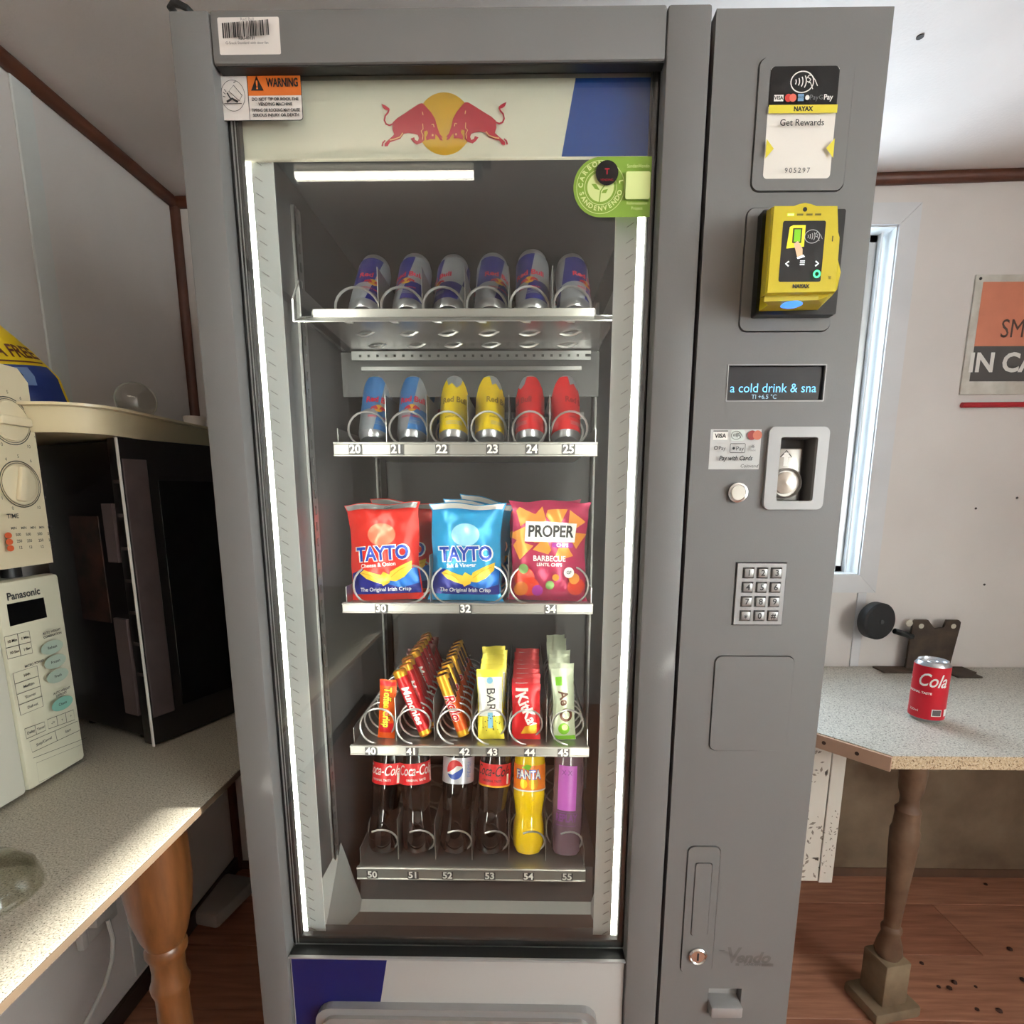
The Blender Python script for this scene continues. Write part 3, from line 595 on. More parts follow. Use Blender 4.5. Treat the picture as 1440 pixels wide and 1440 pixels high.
# lever handle, lock, name plate, latch knob
part(MB().prism(rrect(.2270, .2482, .6198, .7282, .0036), -.0030, .010, M_body2), 'lever_handle')
lk = part(MB().lathe([(0, 0), (.0125, 0), (.0125, -.003), (.0105, -.0045), (.009, -.003), (0, -.003)], M_chrome, (0, 0, 0), 28, xf=Matrix.Translation((.2374, -.0018, .5886)) @ Matrix.Rotation(R(-90), 4, 'X')), 'lock')
dd = Decal(front(-.0050)); dd.rect(.2362, .2386, .5828, .5944, BLACK, .001); dd.build('key_slot', lk)
dd = Decal(front(0)); M_vt = mat('plate_letter', (104, 102, 100), .4, metal=.3)
dd.text('V', .2850, .5868, .0330, M_vt, bold=.03, shear=.15, wide=.85); dd.text('endo', .3130, .5840, .0225, M_vt, bold=.04, shear=.3, wmax=.056); dd.stroke([(.2668, .5955), (.2745, .5955)], .0016, M_vt)
dd.rect(.2905, .2955, .5720, .5760, M_vt); dd.text('SANDEN', .3130, .5740, .0058, M_vt, bold=.04, wmax=.024); dd.rect(.3255, .3415, .5716, .5764, M_vt); dd.build('name_plate', VM)
part(MB().box(.2580, .3015, -.012, .026, .498, .5150, M_silver, .003).box(.2590, .3010, .012, .026, .515, .5335, M_silver), 'latch')
# card reader
MR = mat('reader_yellow', (206, 186, 28), .42, bump=.1, bscale=900); Yf, Yb = -.055, -.012
rd = part(MB().prism(rrect(.2462, .3320, 1.3940, 1.4960, .002), -.014, -.001, M_blk), 'reader_mount')
def f2(px, py, Y): p = at(px, py, Y); return (p.x, p.z)
fr_ = [f2(x, y, Yf) for x, y in ((1088, 289), (1116, 289), (1124, 286), (1132, 284.5), (1140, 286), (1148, 289), (1178, 289), (1179, 326), (1181, 334), (1180, 350), (1175, 411), (1078, 413))]
bx0, bx1, bz0, bz1 = .2505, .3265, 1.3985, 1.4955
bk_ = [(bx0, bz1), (.275, bz1), (.284, bz1+.003), (.292, bz1+.004), (.300, bz1+.003), (.309, bz1), (bx1-.004, bz1), (bx1-.004, 1.466), (bx1, 1.460), (bx1, 1.446), (bx1-.002, 1.415), (bx0, bz0+.012)]
rb = MB(); rb.loft([[(x, Yb, z) for x, z in bk_], [(x, Yf+.004, z) for x, z in fr_], [((x-.292)*.985+.292, Yf, (z-1.45)*.985+1.45) for x, z in fr_]], MR)
lo = [(bx0-.001, Yb-.006, bz0-.001), (bx1-.012, Yb-.006, bz0), (bx1-.001, Yb-.006, 1.4120), (bx0, Yb-.006, 1.4120)]
ft = f2(1078, 413, Yf); ft2 = f2(1175, 411, Yf)
rb.loft([[(bx0-.001, Yb, bz0-.001), (bx1-.014, Yb, bz0), (bx1, Yb, bz0+.014), (bx1, Yb, 1.425), (bx0, Yb, 1.425)], [(bx0+.002, Yb-.018, bz0), (bx1-.018, Yb-.018, bz0+.001), (bx1-.004, Yb-.018, bz0+.015), (bx1-.002, Yb-.018, 1.43), (bx0+.003, Yb-.018, 1.43)], [(ft[0]+.002, Yf+.010, ft[1]-.004), (ft2[0]-.012, Yf+.010, ft2[1]-.004), (ft2[0]-.003, Yf+.008, ft2[1]-.001), (ft2[0]-.001, Yf+.004, 1.44), (ft[0]+.001, Yf+.004, 1.44)]], MR)
rdb = tag(rb.build('reader_body', rd), 'yellow reader housing')
sx0, sz1 = f2(1102, 310, Yf-.001); sx1, _ = f2(1164, 310, Yf-.001); _, sz0 = f2(1098, 396, Yf-.001)
dd = Decal(front(Yf)); dd.rect(sx0, sx1-.001, sz0, sz1, M_blk, .002)
w_ = sx1-sx0; h_ = sz1-sz0; q = lambda u, v: (sx0+u*w_, sz1-v*h_)
M_gr = mat('screen_green', (120, 190, 20), .5, emit=.5); M_ly = mat('screen_yellow', (222, 212, 40), .5, emit=.5); M_lw = mat('screen_white', (235, 240, 240), .5, emit=.8); M_lg = mat('screen_ring', (70, 240, 150), .5, emit=1.4); M_sk = mat('screen_skin', (216, 176, 140), .5, emit=.4)
dd.poly([q(.16, .10), q(.24, .07), q(.52, .07), q(.52, .42), q(.12, .45)], M_ly); dd.rect(q(.24, .3)[0], q(.45, .3)[0], q(0, .36)[1], q(0, .12)[1], M_blk); dd.rect(q(.27, .3)[0], q(.42, .3)[0], q(0, .34)[1], q(0, .14)[1], M_gr)
dd.poly([q(.28, .38), q(.34, .34), q(.37, .33), q(.44, .40), q(.49, .46), q(.50, .56), q(.38, .59), q(.33, .48)], M_sk); dd.poly([q(.37, .60), q(.52, .555), q(.56, .59), q(.40, .625)], M_lw)
contactless(dd, *q(.70, .26), .0072, mat('screen_grey', (170, 170, 170), .5, emit=.3))
dd.stroke([q(.19, .67), q(.12, .71), q(.19, .75)], .0014, M_lw); dd.stroke([q(.80, .67), q(.87, .71), q(.80, .75)], .0014, M_lw)
for k in range(3): dd.rect(q(.44, 0)[0], q(.55, 0)[0], q(0, .735-.03*k)[1], q(0, .72-.03*k)[1], M_lw)
dd.ring(*q(.85, .885), .0028, .0017, M_lg); dd.build('reader_screen', rd)
dd = Decal(front(Yf)); dd.circ(*f2(1132, 294.5, Yf), .0021, BLACK)
for k, px in enumerate((1112, 1125, 1138, 1150)): p = f2(px, 302, Yf); dd.rect(p[0]-.003, p[0]+.003, p[1]-.0009, p[1]+.0009, mat('reader_led', (150, 255, 90), .5, emit=3) if k == 0 else mat('led_off', (120, 110, 30), .5))
p = f2(1126, 400, Yf); dd.text('NAYAX', p[0], p[1]-.002, .0048, M_ink, bold=.05); p = f2(1166, 391, Yf); dd.text('III', p[0], p[1], .004, M_ink); p = f2(1170, 337, Yf); dd.stroke([(p[0], p[1]-.002), (p[0], p[1]+.003)], .001, M_ink); dd.build('reader_marks', rd)
p = at(1113, 429, Yb-.024); MB().lathe([(0, -.0025), (.007, -.0015), (.0105, 0), (.007, .003), (0, .004)], mat('reader_blue_light', (70, 130, 255), .4, emit=1.8), (p.x, p.y, p.z), 18).build('blue_light', rd)

# ---- stickers on the header and on the glass
M_st = mat('sticker_pink_white', (216, 208, 202), .45)
def dr(dd):
    x0, x1, z0, z1 = -.3168, -.2535, 1.6495, 1.6825; dd.rect(x0, x1, z0, z1, M_st, .0015); random.seed(9); x = x0+.0045
    dd.text('Red Bull', (x0+x1)/2-.001, 1.6805, .0042, M_grey)
    while x < x1-.009:
        w = random.choice((.0004, .0007, .0011, .0014)); dd.rect(x, x+w, 1.6640, 1.6775, M_ink); x += w+random.choice((.0004, .0007, .001))
    dd.text('RBU-00131', (x0+x1)/2-.001, 1.6612, .0036, M_ink, bold=.03); dd.text('G-Snack Standard with door fan', (x0+x1)/2-.001, 1.6570, .0034, M_ink, wmax=.048)
sticker('barcode_sticker', dr, y=0)
def dr(dd):
    x0, x1, z0, z1 = -.3292, -.2400, 1.5990, 1.6458; xm = -.2975
    dd.rect(x0, x1, z0, z1, M_ink, .0035); dd.rect(x0+.0007, x1-.0007, z0+.0007, z1-.0007, M_st, .003)
    dd.rect(xm, x1-.0007, 1.6225, z1-.0035, M_orange); dd.rect(xm+.001, x1-.0007, 1.630, z1-.0007, M_orange, .003); dd.rect(xm, xm+.006, 1.63, z1-.0007, M_orange); dd.stroke([(xm, z0+.0007), (xm, z1-.0007)], .0006, M_ink)
    dd.poly([(xm+.0035, 1.6270), (xm+.0170, 1.6270), (xm+.0102, 1.6405)], M_ink); dd.text('!', xm+.0102, 1.6318, .0110, M_orange, bold=.03); dd.text('WARNING', xm+.0375, 1.6338, .0108, M_ink, bold=.035, wmax=.034)
    for k, t_ in enumerate(('DO NOT TIP OR ROCK THE', 'VENDING MACHINE', 'TIPPING OR ROCKING MAY CAUSE', 'SERIOUS INJURY OR DEATH')): dd.text(t_, (xm+x1)/2, 1.6186-.0047*k-(.001 if k > 1 else 0), .0040, M_ink, bold=.03, wmax=.052)
    cx, cz = -.3135, 1.6220; dd.ring(cx, cz, .0128, .0005, M_ink, rz=.0145); dd.stroke([(cx-.010, cz-.0075), (cx+.009, cz-.0075)], .0007, M_ink)
    dd.stroke([(cx-.004, cz+.004), (cx+.0015, cz+.0095), (cx+.010, cz), (cx+.0065, cz-.005)], .0007, M_ink, True); dd.stroke([(cx-.007, cz-.006), (cx-.001, cz-.003), (cx+.005, cz-.0062)], .0022, M_ink); dd.stroke([(cx-.006, cz+.0025), (cx-.002, cz-.004)], .0014, M_ink)
    for q_ in (((-.010, .003), (-.0075, .001)), ((-.0105, -.001), (-.008, -.0015)), ((-.0085, .0055), (-.0065, .003)), ((.002, .0115), (.0045, .0125))): dd.stroke([(cx+u, cz+v) for u, v in q_], .0007, M_ink)
sticker('warning_sticker', dr, y=.0163)
M_green = mat('sticker_green', (132, 168, 58), .5); M_lgn = mat('sticker_pale_green', (214, 226, 150), .5)
def dr(dd):
    cx, cz, r = .0806, 1.5326, .0295
    pts = circ(cx, cz, r, 24, None, 90, 270)+[(.1350, cz-r), (.1350, cz+r)]
    dd.poly(pts, M_green); dd.ring(cx, cz, .0260, .0006, M_lgn); dd.ring(cx, cz, .0172, .0006, M_lgn); dd.circ(cx, cz, .0145, M_lgn)
    dd.stroke([(cx-.001, cz-.0145), (cx, cz-.004), (cx+.006, cz+.004)], .0012, M_green); dd.poly([(cx-.010, cz+.003), (cx-.005, cz+.003), (cx-.001, cz-.003), (cx-.006, cz-.002)], M_green); dd.poly([(cx+.008, cz-.002), (cx+.003, cz-.003), (cx+.001, cz-.006), (cx+.006, cz-.006)], M_green)
    def arc(t_, rad, a_mid, step, top):
        for i, ch in enumerate(t_):
            a = a_mid+(-1 if top else 1)*(i-(len(t_)-1)/2)*step
            dd.text(ch, cx+rad*math.cos(R(a)), cz+rad*math.sin(R(a)), .0068, M_lgn, bold=.03, rot=a-90 if top else a+90)
    arc('SANDENVENDO', .0216, 270, 14.5, False); arc('CARBON', .0216, 135, 17, True); dd.text('L', cx+.0215, cz+.004, .006, M_lgn, bold=.03, rot=-80)
    dd.circ(cx+.0062, cz+.0125, .0122, M_blk); dd.text('T', cx+.0062, cz+.0135, .008, M_red, bold=.03); dd.text('VENDING', cx+.0062, cz+.0055, .0032, M_red)
    dd.rect(.1072, .1335, cz-.0135, cz+.0135, M_lgn, .002); dd.text('SandenVendo', .120, cz+.0185, .0048, M_lgn, wmax=.024); dd.text('Reforestation', .120, cz-.0175, .0042, M_lgn, wmax=.022); dd.text('Project', .120, cz-.0225, .0042, M_lgn)
sticker('carbon_sticker', dr, y=.0163)
# black cable lying on the roof of the machine
mb = MB(); mb.tube([(-.362, .5, TOP+.002), (-.362, .1, TOP+.006)]+[tuple(at(px_, py_, .03)) for px_, py_ in ((238, 8), (243, 4), (252, 6), (262, 11))]+[(-.33, .08, TOP+.004), (-.30, .4, TOP+.002)], .0035, M_rub, 8); tag(mb.build('cable'), 'thin black cable lying on top of the vending machine', 'cable')

# ================================================================ drinks and snacks in the machine
M_tin = mat('can_metal', (198, 200, 204), .28, metal=.9); M_rbs = mat('can_silver', (176, 182, 190), .32, metal=.55)
CR, CH = .0255, .132
CPROF = [(0, .006), (.016, .004), (.0205, 0), (.0215, .001), (CR, .011), (CR, .117), (.0228, .1265), (.0225, .129), (.0232, .1305), (.0228, .132), (.0212, .1315), (.0205, .128), (0, .1275)]
def cyl(r): return lambda u, v, h: ((r+h)*math.sin(u/r), -(r+h)*math.cos(u/r), v)
def can(cA, cB, ctext, words, emblem, label, group, patch=False, cw=.0155):
    o = thing('drink_can', label, 'can', group=group); o.rotation_mode = 'ZYX'
    MB().lathe(CPROF, M_tin, n=32).build('can_shell', o, True)
    dd = Decal(cyl(CR), .00018, .006); C = 2*math.pi*CR; q = C/4; z0, zm, z1 = .0115, .052, .1165
    if not patch:
        for k in range(4):
            u0 = -C/2+k*q
            A, B = (cA, cB) if k % 2 else (cB, cA)
            dd.poly([(u0, zm), (u0+q, zm), (u0+q+.009, z1), (u0+.009, z1)], A); dd.poly([(u0-.006, z0), (u0+q-.006, z0), (u0+q, zm), (u0, zm)], B)
    else:
        dd.rect(-C/2, C/2, z0, z1, cA)
        for k in (0, 1):
            u0 = k*C/2
            dd.poly([(u0-.017, z1), (u0-.013, .100), (u0-.006, .104), (u0+.002, .094), (u0+.010, .102), (u0+.014, z1)], cB)
    for k in (0, 1):
        u = k*C/2
        dd.text(words, u, .070, cw, ctext, bold=.03, wmax=.044)
        if emblem:
            dd.circ(u, .053, .0072, M_sun, n=18); f = lambda p, s: (u+s*(p[0]-728)*.000028, .053-(p[1]-380)*.000028)
            for s in (1, -1): dd.poly([f(p, s) for p in bull], M_red)
        dd.text('ENERGY DRINK', u, .036, .0046, ctext, bold=.02)
        for j in range(3): dd.stroke([(u-.014, .027-.0028*j), (u+.014, .027-.0028*j)], .0007, cB)
    dd.build('can_print', o, True); return o
M_rbb = mat('can_dark_blue', (26, 34, 130), .3, metal=.3); M_rbl = mat('can_light_blue', (70, 130, 196), .3, metal=.3)
M_cy_ = mat('can_yellow', (240, 208, 20), .35); M_cr = mat('can_red', (216, 32, 34), .35); M_rtext = mat('can_red_text', (214, 40, 70), .45); M_ytext = mat('can_yellow_text', (150, 122, 20), .5); M_dred = mat('can_dark_red_text', (150, 20, 24), .5)
LEAN = R(27)
def seat(o, x, y, zf, spin, lean=LEAN, r=.0215): o.location = (x, y, zf+r*math.sin(lean)+.0005); o.rotation_euler = (-lean, 0, R(spin))
def place(src, x, y, zf, spin, label, group, first=False, lean=LEAN):
    o = src if first else dup(src, (0, 0, 0), (0, 0, 0)); tag(o, label, None, group); o.rotation_mode = 'ZYX'; seat(o, x, y, zf, spin, lean); return o
c1 = can(M_rbb, M_rbs, M_rtext, 'Red Bull', True, 'x', 'x')
spins = (25, -10, -45, 28, -12, 45)
names = ('first', 'second', 'third', 'fourth', 'fifth', 'sixth')
for i, x in enumerate(COL1): place(c1, x+.004, Y1+.062, Z1, spins[i], 'dark blue and silver can, %s on the top tray from the warning sticker side' % names[i], 'cans on the top tray', i == 0, R((40, 39, 40, 39, 36, 40)[i]))
c2 = can(M_rbl, M_rbs, M_rtext, 'Red Bull', True, 'x', 'x')
place(c2, COLX[0]+.004, YT+.06, Z2, 25, 'light blue and silver energy drink can above number tag 20', 'cans on the numbered can tray', True)
place(c2, COLX[1]+.002, YT+.06, Z2, 5, 'light blue and silver energy drink can above number tag 21', 'cans on the numbered can tray')
place(c2, COLX[1]+.012, YT+.135, Z2, 30, 'light blue and silver can queued behind the one at number tag 21', 'cans on the numbered can tray')
c3 = can(M_cy_, M_rbs, M_ytext, 'Red Bull', False, 'x', 'x', True)
place(c3, COLX[2]+.006, YT+.06, Z2, 6, 'yellow energy drink can above number tag 22, its print facing out', 'cans on the numbered can tray', True)
place(c3, COLX[3]+.0, YT+.06, Z2, 38, 'yellow energy drink can above number tag 23, turned aside', 'cans on the numbered can tray')
c4 = can(M_cr, M_rbs, M_dred, 'Red Bull', False, 'x', 'x', True)
place(c4, COLX[4]+.002, YT+.06, Z2, -45, 'red energy drink can above number tag 24', 'cans on the numbered can tray', True)
place(c4, COLX[5]-.004, YT+.06, Z2, 45, 'red energy drink can above number tag 25', 'cans on the numbered can tray')

# pillow-shaped wrappers
def wrapper_fn(W, H, T, wr=0, seed=0, crimp=.012, flare=0, taper=0):
    rnd = random.Random(seed); ph = [rnd.uniform(0, 6.28) for _ in range(8)]
    def f(u, v, s):                     # u -1..1, v 0..1, s -1 front / +1 back
        e = max(0, min(1, v*H/crimp, (1-v)*H/crimp)); e = e*e*(3-2*e)
        vv = 2*v-1
        t = T*(1-abs(u)**2.6)*(1-abs(vv)**3.0*.75)*e
        wid = W/2*(1-.055*math.cos(vv*1.5)*e+flare*(1-e))*(1-taper*max(0, v-.45)/.55)
        n = wr*(math.sin(9*u+6*vv+ph[0])+math.sin(14*vv-7*u+ph[1])+.7*math.sin(23*u*vv+ph[2])+.6*math.sin(31*v+11*u+ph[3]))*(.25+.75*e)*(1-.6*abs(u))
        zz = v*H+(wr*1.3*math.sin(5*u+ph[4]) if v > .5 else 0)*(abs(vv)**3)
        cr = (.0009*math.sin(u*W*900) if e < .7 else 0)
        return Vector((u*wid+wr*.8*math.sin(11*v+ph[5])*abs(u), s*(t+n*.55+.0004)+wr*1.2*math.sin(4*u+ph[6])*(1-e)+cr, zz))
    return f
def wrapper(o, f, m, nu=20, nv=26, name='wrapper'):
    mb = MB(); vs = []; fs = []
    for s in (-1, 1):
        for j in range(nv+1):
            for i in range(nu+1): vs.append(f(2*i/nu-1, j/nv, s))
    n = (nu+1)*(nv+1)
    for j in range(nv):
        for i in range(nu):
            a = j*(nu+1)+i; fs += [(a, a+1, a+nu+2, a+nu+1), (n+a+1, n+a, n+a+nu+1, n+a+nu+2)]
    for j in range(nv): fs += [(j*(nu+1), (j+1)*(nu+1), n+(j+1)*(nu+1), n+j*(nu+1)), (j*(nu+1)+nu, n+j*(nu+1)+nu, n+(j+1)*(nu+1)+nu, (j+1)*(nu+1)+nu)]
    for i in range(nu): fs += [(i, n+i, n+i+1, i+1), (nv*(nu+1)+i, nv*(nu+1)+i+1, n+nv*(nu+1)+i+1, n+nv*(nu+1)+i)]
    mb.add(vs, fs, m, True); return mb.build(name, o, True)
def wmap(f, W, H): return lambda u, v, h: f(max(-1, min(1, u/(W/2))), max(0, min(1, v/H)), -1)+Vector((0, -h, 0))
def foil(name, c, rough=.3, metal=.25): return mat(name, c, rough, metal)
# crisp bags (the printed mascot is left out)
BW, BH, BT = .130, .174, .022
M_bred = foil('bag_red', (216, 40, 30)); M_bcy = foil('bag_cyan', (28, 150, 208)); M_bnavy = foil('bag_navy', (24, 34, 132)); M_bmid = foil('bag_blue', (20, 110, 200)); M_crisp = foil('bag_crisp_yellow', (240, 198, 60)); M_crispd = foil('bag_crisp_shade', (222, 160, 30)); M_bw = foil('bag_white', (238, 238, 236)); M_tay = foil('bag_letter_blue', (18, 60, 168)); M_mag = foil('bag_plum', (178, 40, 84)); M_chip = foil('bag_chip_orange', (232, 150, 60)); M_chipd = foil('bag_chip_dark', (206, 112, 38)); M_pur = foil('bag_purple', (164, 50, 150)); M_tom = foil('bag_tomato', (214, 60, 36)); M_grn = foil('bag_green', (96, 132, 60)); M_ltbl = foil('bag_pale_blue', (150, 214, 240))
def crisps(label, base, flavour, seed, group):
    o = thing('crisp_bag', label, 'crisp bag', group=group); f = wrapper_fn(BW, BH, BT, .0016, seed, flare=.07); w = wrapper(o, f, base)
    dd = Decal(wmap(f, BW, BH), .00035, .007)
    k = BW/2
    dd.poly([(-k*.97, .012), (k*.97, .012), (k*.97, .054), (.040, .060), (.022, .046), (0, .042), (-.020, .046), (-.040, .058), (-k*.97, .050)], M_bnavy)
    dd.poly([(.004, .030), (.030, .048), (k*.95, .060), (k*.95, .030), (.03, .022)], M_bmid)
    dd.poly([(-.046, .050), (-.036, .056), (-.020, .050), (-.006, .046), (-.004, .030), (-.018, .034), (-.034, .040)], M_crisp); dd.poly([(-.002, .026), (-.010, .040), (0, .052), (.012, .046), (.010, .032)], M_crisp)
    dd.poly([(.008, .036), (.014, .052), (.034, .062), (.054, .070), (.052, .056), (.038, .042), (.022, .034)], M_crisp); dd.stroke([(.014, .042), (.030, .054), (.048, .062)], .0014, M_crispd); dd.stroke([(-.04, .050), (-.024, .046), (-.012, .038)], .0014, M_crispd)
    dd.poly(circ(0, .118, .026, 20, .020), M_ltbl if base is M_bcy else foil('bag_pale_red', (236, 120, 90)))
    for b_, m_ in ((.075, M_bw), (.03, M_tay)): dd.text('TAYTO', 0, .0835, .034, m_, bold=b_, rot=2, wmax=.104 if b_ > .05 else .098)
    dd.text(flavour, -.008, .0640, .0098, M_bw, bold=.02, rot=3, wmax=.07); dd.text('The Original Irish Crisp', .0, .0200, .0098, M_bw, bold=.015, shear=.1, wmax=.1)
    dd.rect(-k*.96, k*.96, BH-.011, BH-.002, M_bw if base is M_bcy else foil('bag_silver', (206, 206, 206), .25, .7)); dd.build('bag_print', o, True); return o
g3 = 'crisp bags on the middle tray'
def put(o, x, y, z, rx=0, ry=0, rz=0): o.rotation_mode = 'XYZ'; o.location = (x, y, z); o.rotation_euler = (R(rx), R(ry), R(rz)); return o
XB = [at(px, 800, YT+.04).x for px in (541, 654, 771)]
b1 = crisps('red crisp bag with blue lettering above number tag 30, front of its row', M_bred, 'Cheese & Onion', 3, g3); put(b1, XB[0], YT+.052, Z3+.001, -6, -2)
put(dup(b1, (0, 0, 0), (0, 0, 0), 'red crisp bag tucked behind the red one at number tag 30', g3), XB[0]+.004, YT+.125, Z3+.004, -5, 6)
b2 = crisps('sky blue crisp bag with blue lettering above number tag 32, front of its row', M_bcy, 'Salt & Vinegar', 11, g3); put(b2, XB[1], YT+.050, Z3+.001, -5, 1)
put(dup(b2, (0, 0, 0), (0, 0, 0), 'sky blue crisp bag second in the row at number tag 32', g3), XB[1]-.003, YT+.120, Z3+.004, -6, 7); put(dup(b2, (0, 0, 0), (0, 0, 0), 'sky blue crisp bag third in the row at number tag 32', g3), XB[1]+.006, YT+.190, Z3+.010, -5, 12)
b3 = thing('chip_bag', 'plum lentil chip bag with a white name panel above number tag 34', 'crisp bag', group=g3); f = wrapper_fn(BW*1.06, BH*1.02, BT, .0016, 21, flare=.07); wrapper(b3, f, M_mag)
dd = Decal(wmap(f, BW*1.06, BH*1.02), .00035, .007)
random.seed(7)
for cx, cz, s, a in ((-.045, .150, .020, 10), (-.018, .146, .022, 80), (.014, .150, .022, 40), (.045, .146, .020, 120), (-.052, .118, .018, 60), (-.048, .092, .020, 20), (-.014, .098, .018, 200), (.028, .092, .020, 100), (.054, .112, .018, 30), (-.025, .124, .02, 150), (.018, .124, .02, 10)):
    dd.poly([(cx+s*math.cos(R(a+t_)), cz+s*math.sin(R(a+t_))) for t_ in (0, 110, 140, 230)], M_chip if random.random() < .7 else M_chipd)
dd.poly([(-.046, .106), (.047, .106), (.048, .139), (-.045, .142)], M_bw); dd.text('PROPER', .001, .1235, .028, M_ink, bold=.03, wmax=.084); dd.rect(.004, .044, .0965, .1045, M_pur, .002); dd.text('CHIPS', .024, .1005, .0085, M_bw, bold=.02)
dd.text('BARBECUE', 0, .0765, .0135, M_bw, bold=.02, wmax=.06); dd.text('LENTIL CHIPS', 0, .066, .0078, M_bw, bold=.02)
for cx, cz, r_, m_ in ((-.046, .042, .019, M_tom), (-.034, .026, .017, M_tom), (-.05, .022, .013, M_chipd), (.05, .028, .016, M_tom), (.046, .042, .010, M_chip), (.002, .03, .008, M_grn), (-.02, .02, .010, M_pur), (.012, .044, .006, M_chip), (-.048, .058, .009, M_grn)): dd.circ(cx, cz, r_, m_, n=16)
dd.circ(.036, .053, .0095, M_bw, n=18); dd.text('GF', .036, .053, .008, M_ink, bold=.02); dd.build('bag_print', b3, True); put(b3, XB[2], YT+.052, Z3+.001, -4, 1)
put(dup(b3, (0, 0, 0), (0, 0, 0), 'plum lentil chip bag tucked behind the one at number tag 34', g3), XB[2]+.002, YT+.125, Z3+.001, -5, -3)

# bars and rolls on the fourth tray
g4 = 'chocolate bars on the bar tray'
def bar(name, label, W, H, T, m, draw, seed, cat='chocolate bar'):
    o = thing(name, label, cat, group=g4); f = wrapper_fn(W, H, T, .0005, seed, crimp=.009); wrapper(o, f, m, 10, 18)
    dd = Decal(wmap(f, W, H), .0003, .006); draw(dd, W, H); dd.build('wrapper_print', o, True); return o
def roll(name, label, r, H, m, ends, draw):
    o = thing(name, label, 'sweet roll', group=g4)
    MB().lathe([(0, 0), (r*.7, 0), (r, .003), (r, H-.003), (r*.7, H), (0, H)], m, n=18, mfun=lambda j: ends if j in (0, 1, 3, 4) else m).build('roll_wrapper', o, True)
    dd = Decal(cyl(r), .0002, .004); draw(dd, r, H); dd.build('roll_print', o, True); return o
def queue(src, n, x, y0, pitch, zf, rx, ry, rz, front_label, rest_label, dx=0, jit=2):
    rnd = random.Random(n*7+int(x*1000))
    for i in range(n):
        o = src if i == 0 else dup(src, (0, 0, 0), (0, 0, 0)); tag(o, front_label if i == 0 else rest_label, None, g4)
        j = (lambda: 0) if i == 0 else (lambda: rnd.uniform(-jit, jit))
        put(o, x+dx*i+j()*.0006, y0+pitch*i, zf, rx+j(), ry+j(), rz+j()*2)
M_tor = foil('bar_orange', (226, 90, 24)); M_ty = foil('bar_yellow_text', (250, 214, 40)); M_bbrown = foil('bar_brown', (96, 36, 26)); M_br = foil('bar_red', (206, 24, 34)); M_gold = foil('roll_gold', (224, 166, 40), .3, .5); M_bch = foil('bar_chocolate', (84, 44, 26)); M_lem = foil('bar_lemon', (240, 224, 70)); M_sky = foil('bar_sky', (140, 206, 236)); M_mint = foil('bar_pale_green', (196, 206, 178)); M_lime = foil('bar_lime', (120, 190, 40)); M_bw2 = foil('bar_white', (232, 232, 226))
Y4 = YT+.028
o = bar('toffee_bar', '', .032, .112, .006, M_tor, lambda d_, W, H: (d_.rect(-W*.42, W*.42, .012, .03, M_br), d_.text('Toffee Crisp', 0, .060, .0205, M_ink, bold=.07, rot=-90, wmax=.078), d_.text('Toffee Crisp', 0, .060, .0205, M_ty, bold=.03, rot=-90, wmax=.076), d_.rect(-W*.46, W*.46, .101, .110, M_br)), 5)
queue(o, 1, SP4[0]+.012, Y4+.012, .032, Z4+.001, -6, 3, 0, 'orange chocolate bar with yellow lettering along it above number tag 40', '')
o = bar('toffee_bar', 'brown-red wrapped chocolate bar deep in the spiral of number tag 40', .034, .118, .006, M_bbrown, lambda d_, W, H: d_.text('Crisp', 0, .06, .018, M_tor, bold=.03, rot=90), 6)
queue(o, 6, SP4[0]+.030, YT+.20, .028, Z4+.001, -4, 4, 8, 'brown-red chocolate bar, first of those deep in the spiral of number tag 40', 'brown-red chocolate bar queued deep in the spiral of number tag 40', .003, 4)
o = roll('sweet_roll', '', .0125, .136, M_br, M_gold, lambda d_, r, H: (d_.rect(-.039, .039, H-.016, H-.004, M_gold), d_.rect(-.039, .039, .004, .012, M_gold), d_.text('Munchies', .002, H/2-.004, .020, M_bw, bold=.03, rot=-90, shear=.2, wmax=.085)))
queue(o, 10, SP4[1]+.022, Y4+.014, .031, Z4+.006, -8, -26, -8, 'red roll of sweets with white script above number tag 41, front of its row', 'red sweet roll slanting behind the front one at number tag 41', .0004)
o = roll('sweet_roll', '', .0122, .126, M_gold, M_bch, lambda d_, r, H: (d_.rect(-.038, .038, .014, .075, M_tor), d_.rect(-.038, .038, H-.05, H-.012, M_bch), d_.poly([(-.012, .085), (.012, .070), (.012, .114), (-.012, .118)], M_gold), d_.text('Rolo', .001, .060, .026, M_bw, bold=.06, rot=-90, shear=.2, wmax=.068), d_.text('Rolo', .001, .060, .026, M_br, bold=.02, rot=-90, shear=.2, wmax=.065)))
queue(o, 9, SP4[2]+.018, Y4+.014, .031, Z4+.005, -8, -22, -6, 'gold and brown sweet roll with red lettering at number tag 42, front of its row', 'gold and brown sweet roll slanting behind the front one at number tag 42', .0003)
def dr43(d_, W, H):
    d_.rect(-W*.47, W*.47, .070, .118, M_bw2); d_.rect(-W*.45, W*.45, .045, .075, M_bw2); d_.text('BAR', .001, .077, .024, M_ink, bold=.0, rot=-90, wmax=.046)
    d_.rect(-.005, .005, .022, .052, M_sky); d_.circ(0, .112, .006, M_sky, n=12)
    rnd = random.Random(3)
    for k in range(22): d_.circ(rnd.uniform(-.019, .019), rnd.uniform(.018, .05), .0011, M_ink, n=6)
o = bar('fruit_bar', '', .050, .132, .008, M_lem, dr43, 8, 'snack bar')
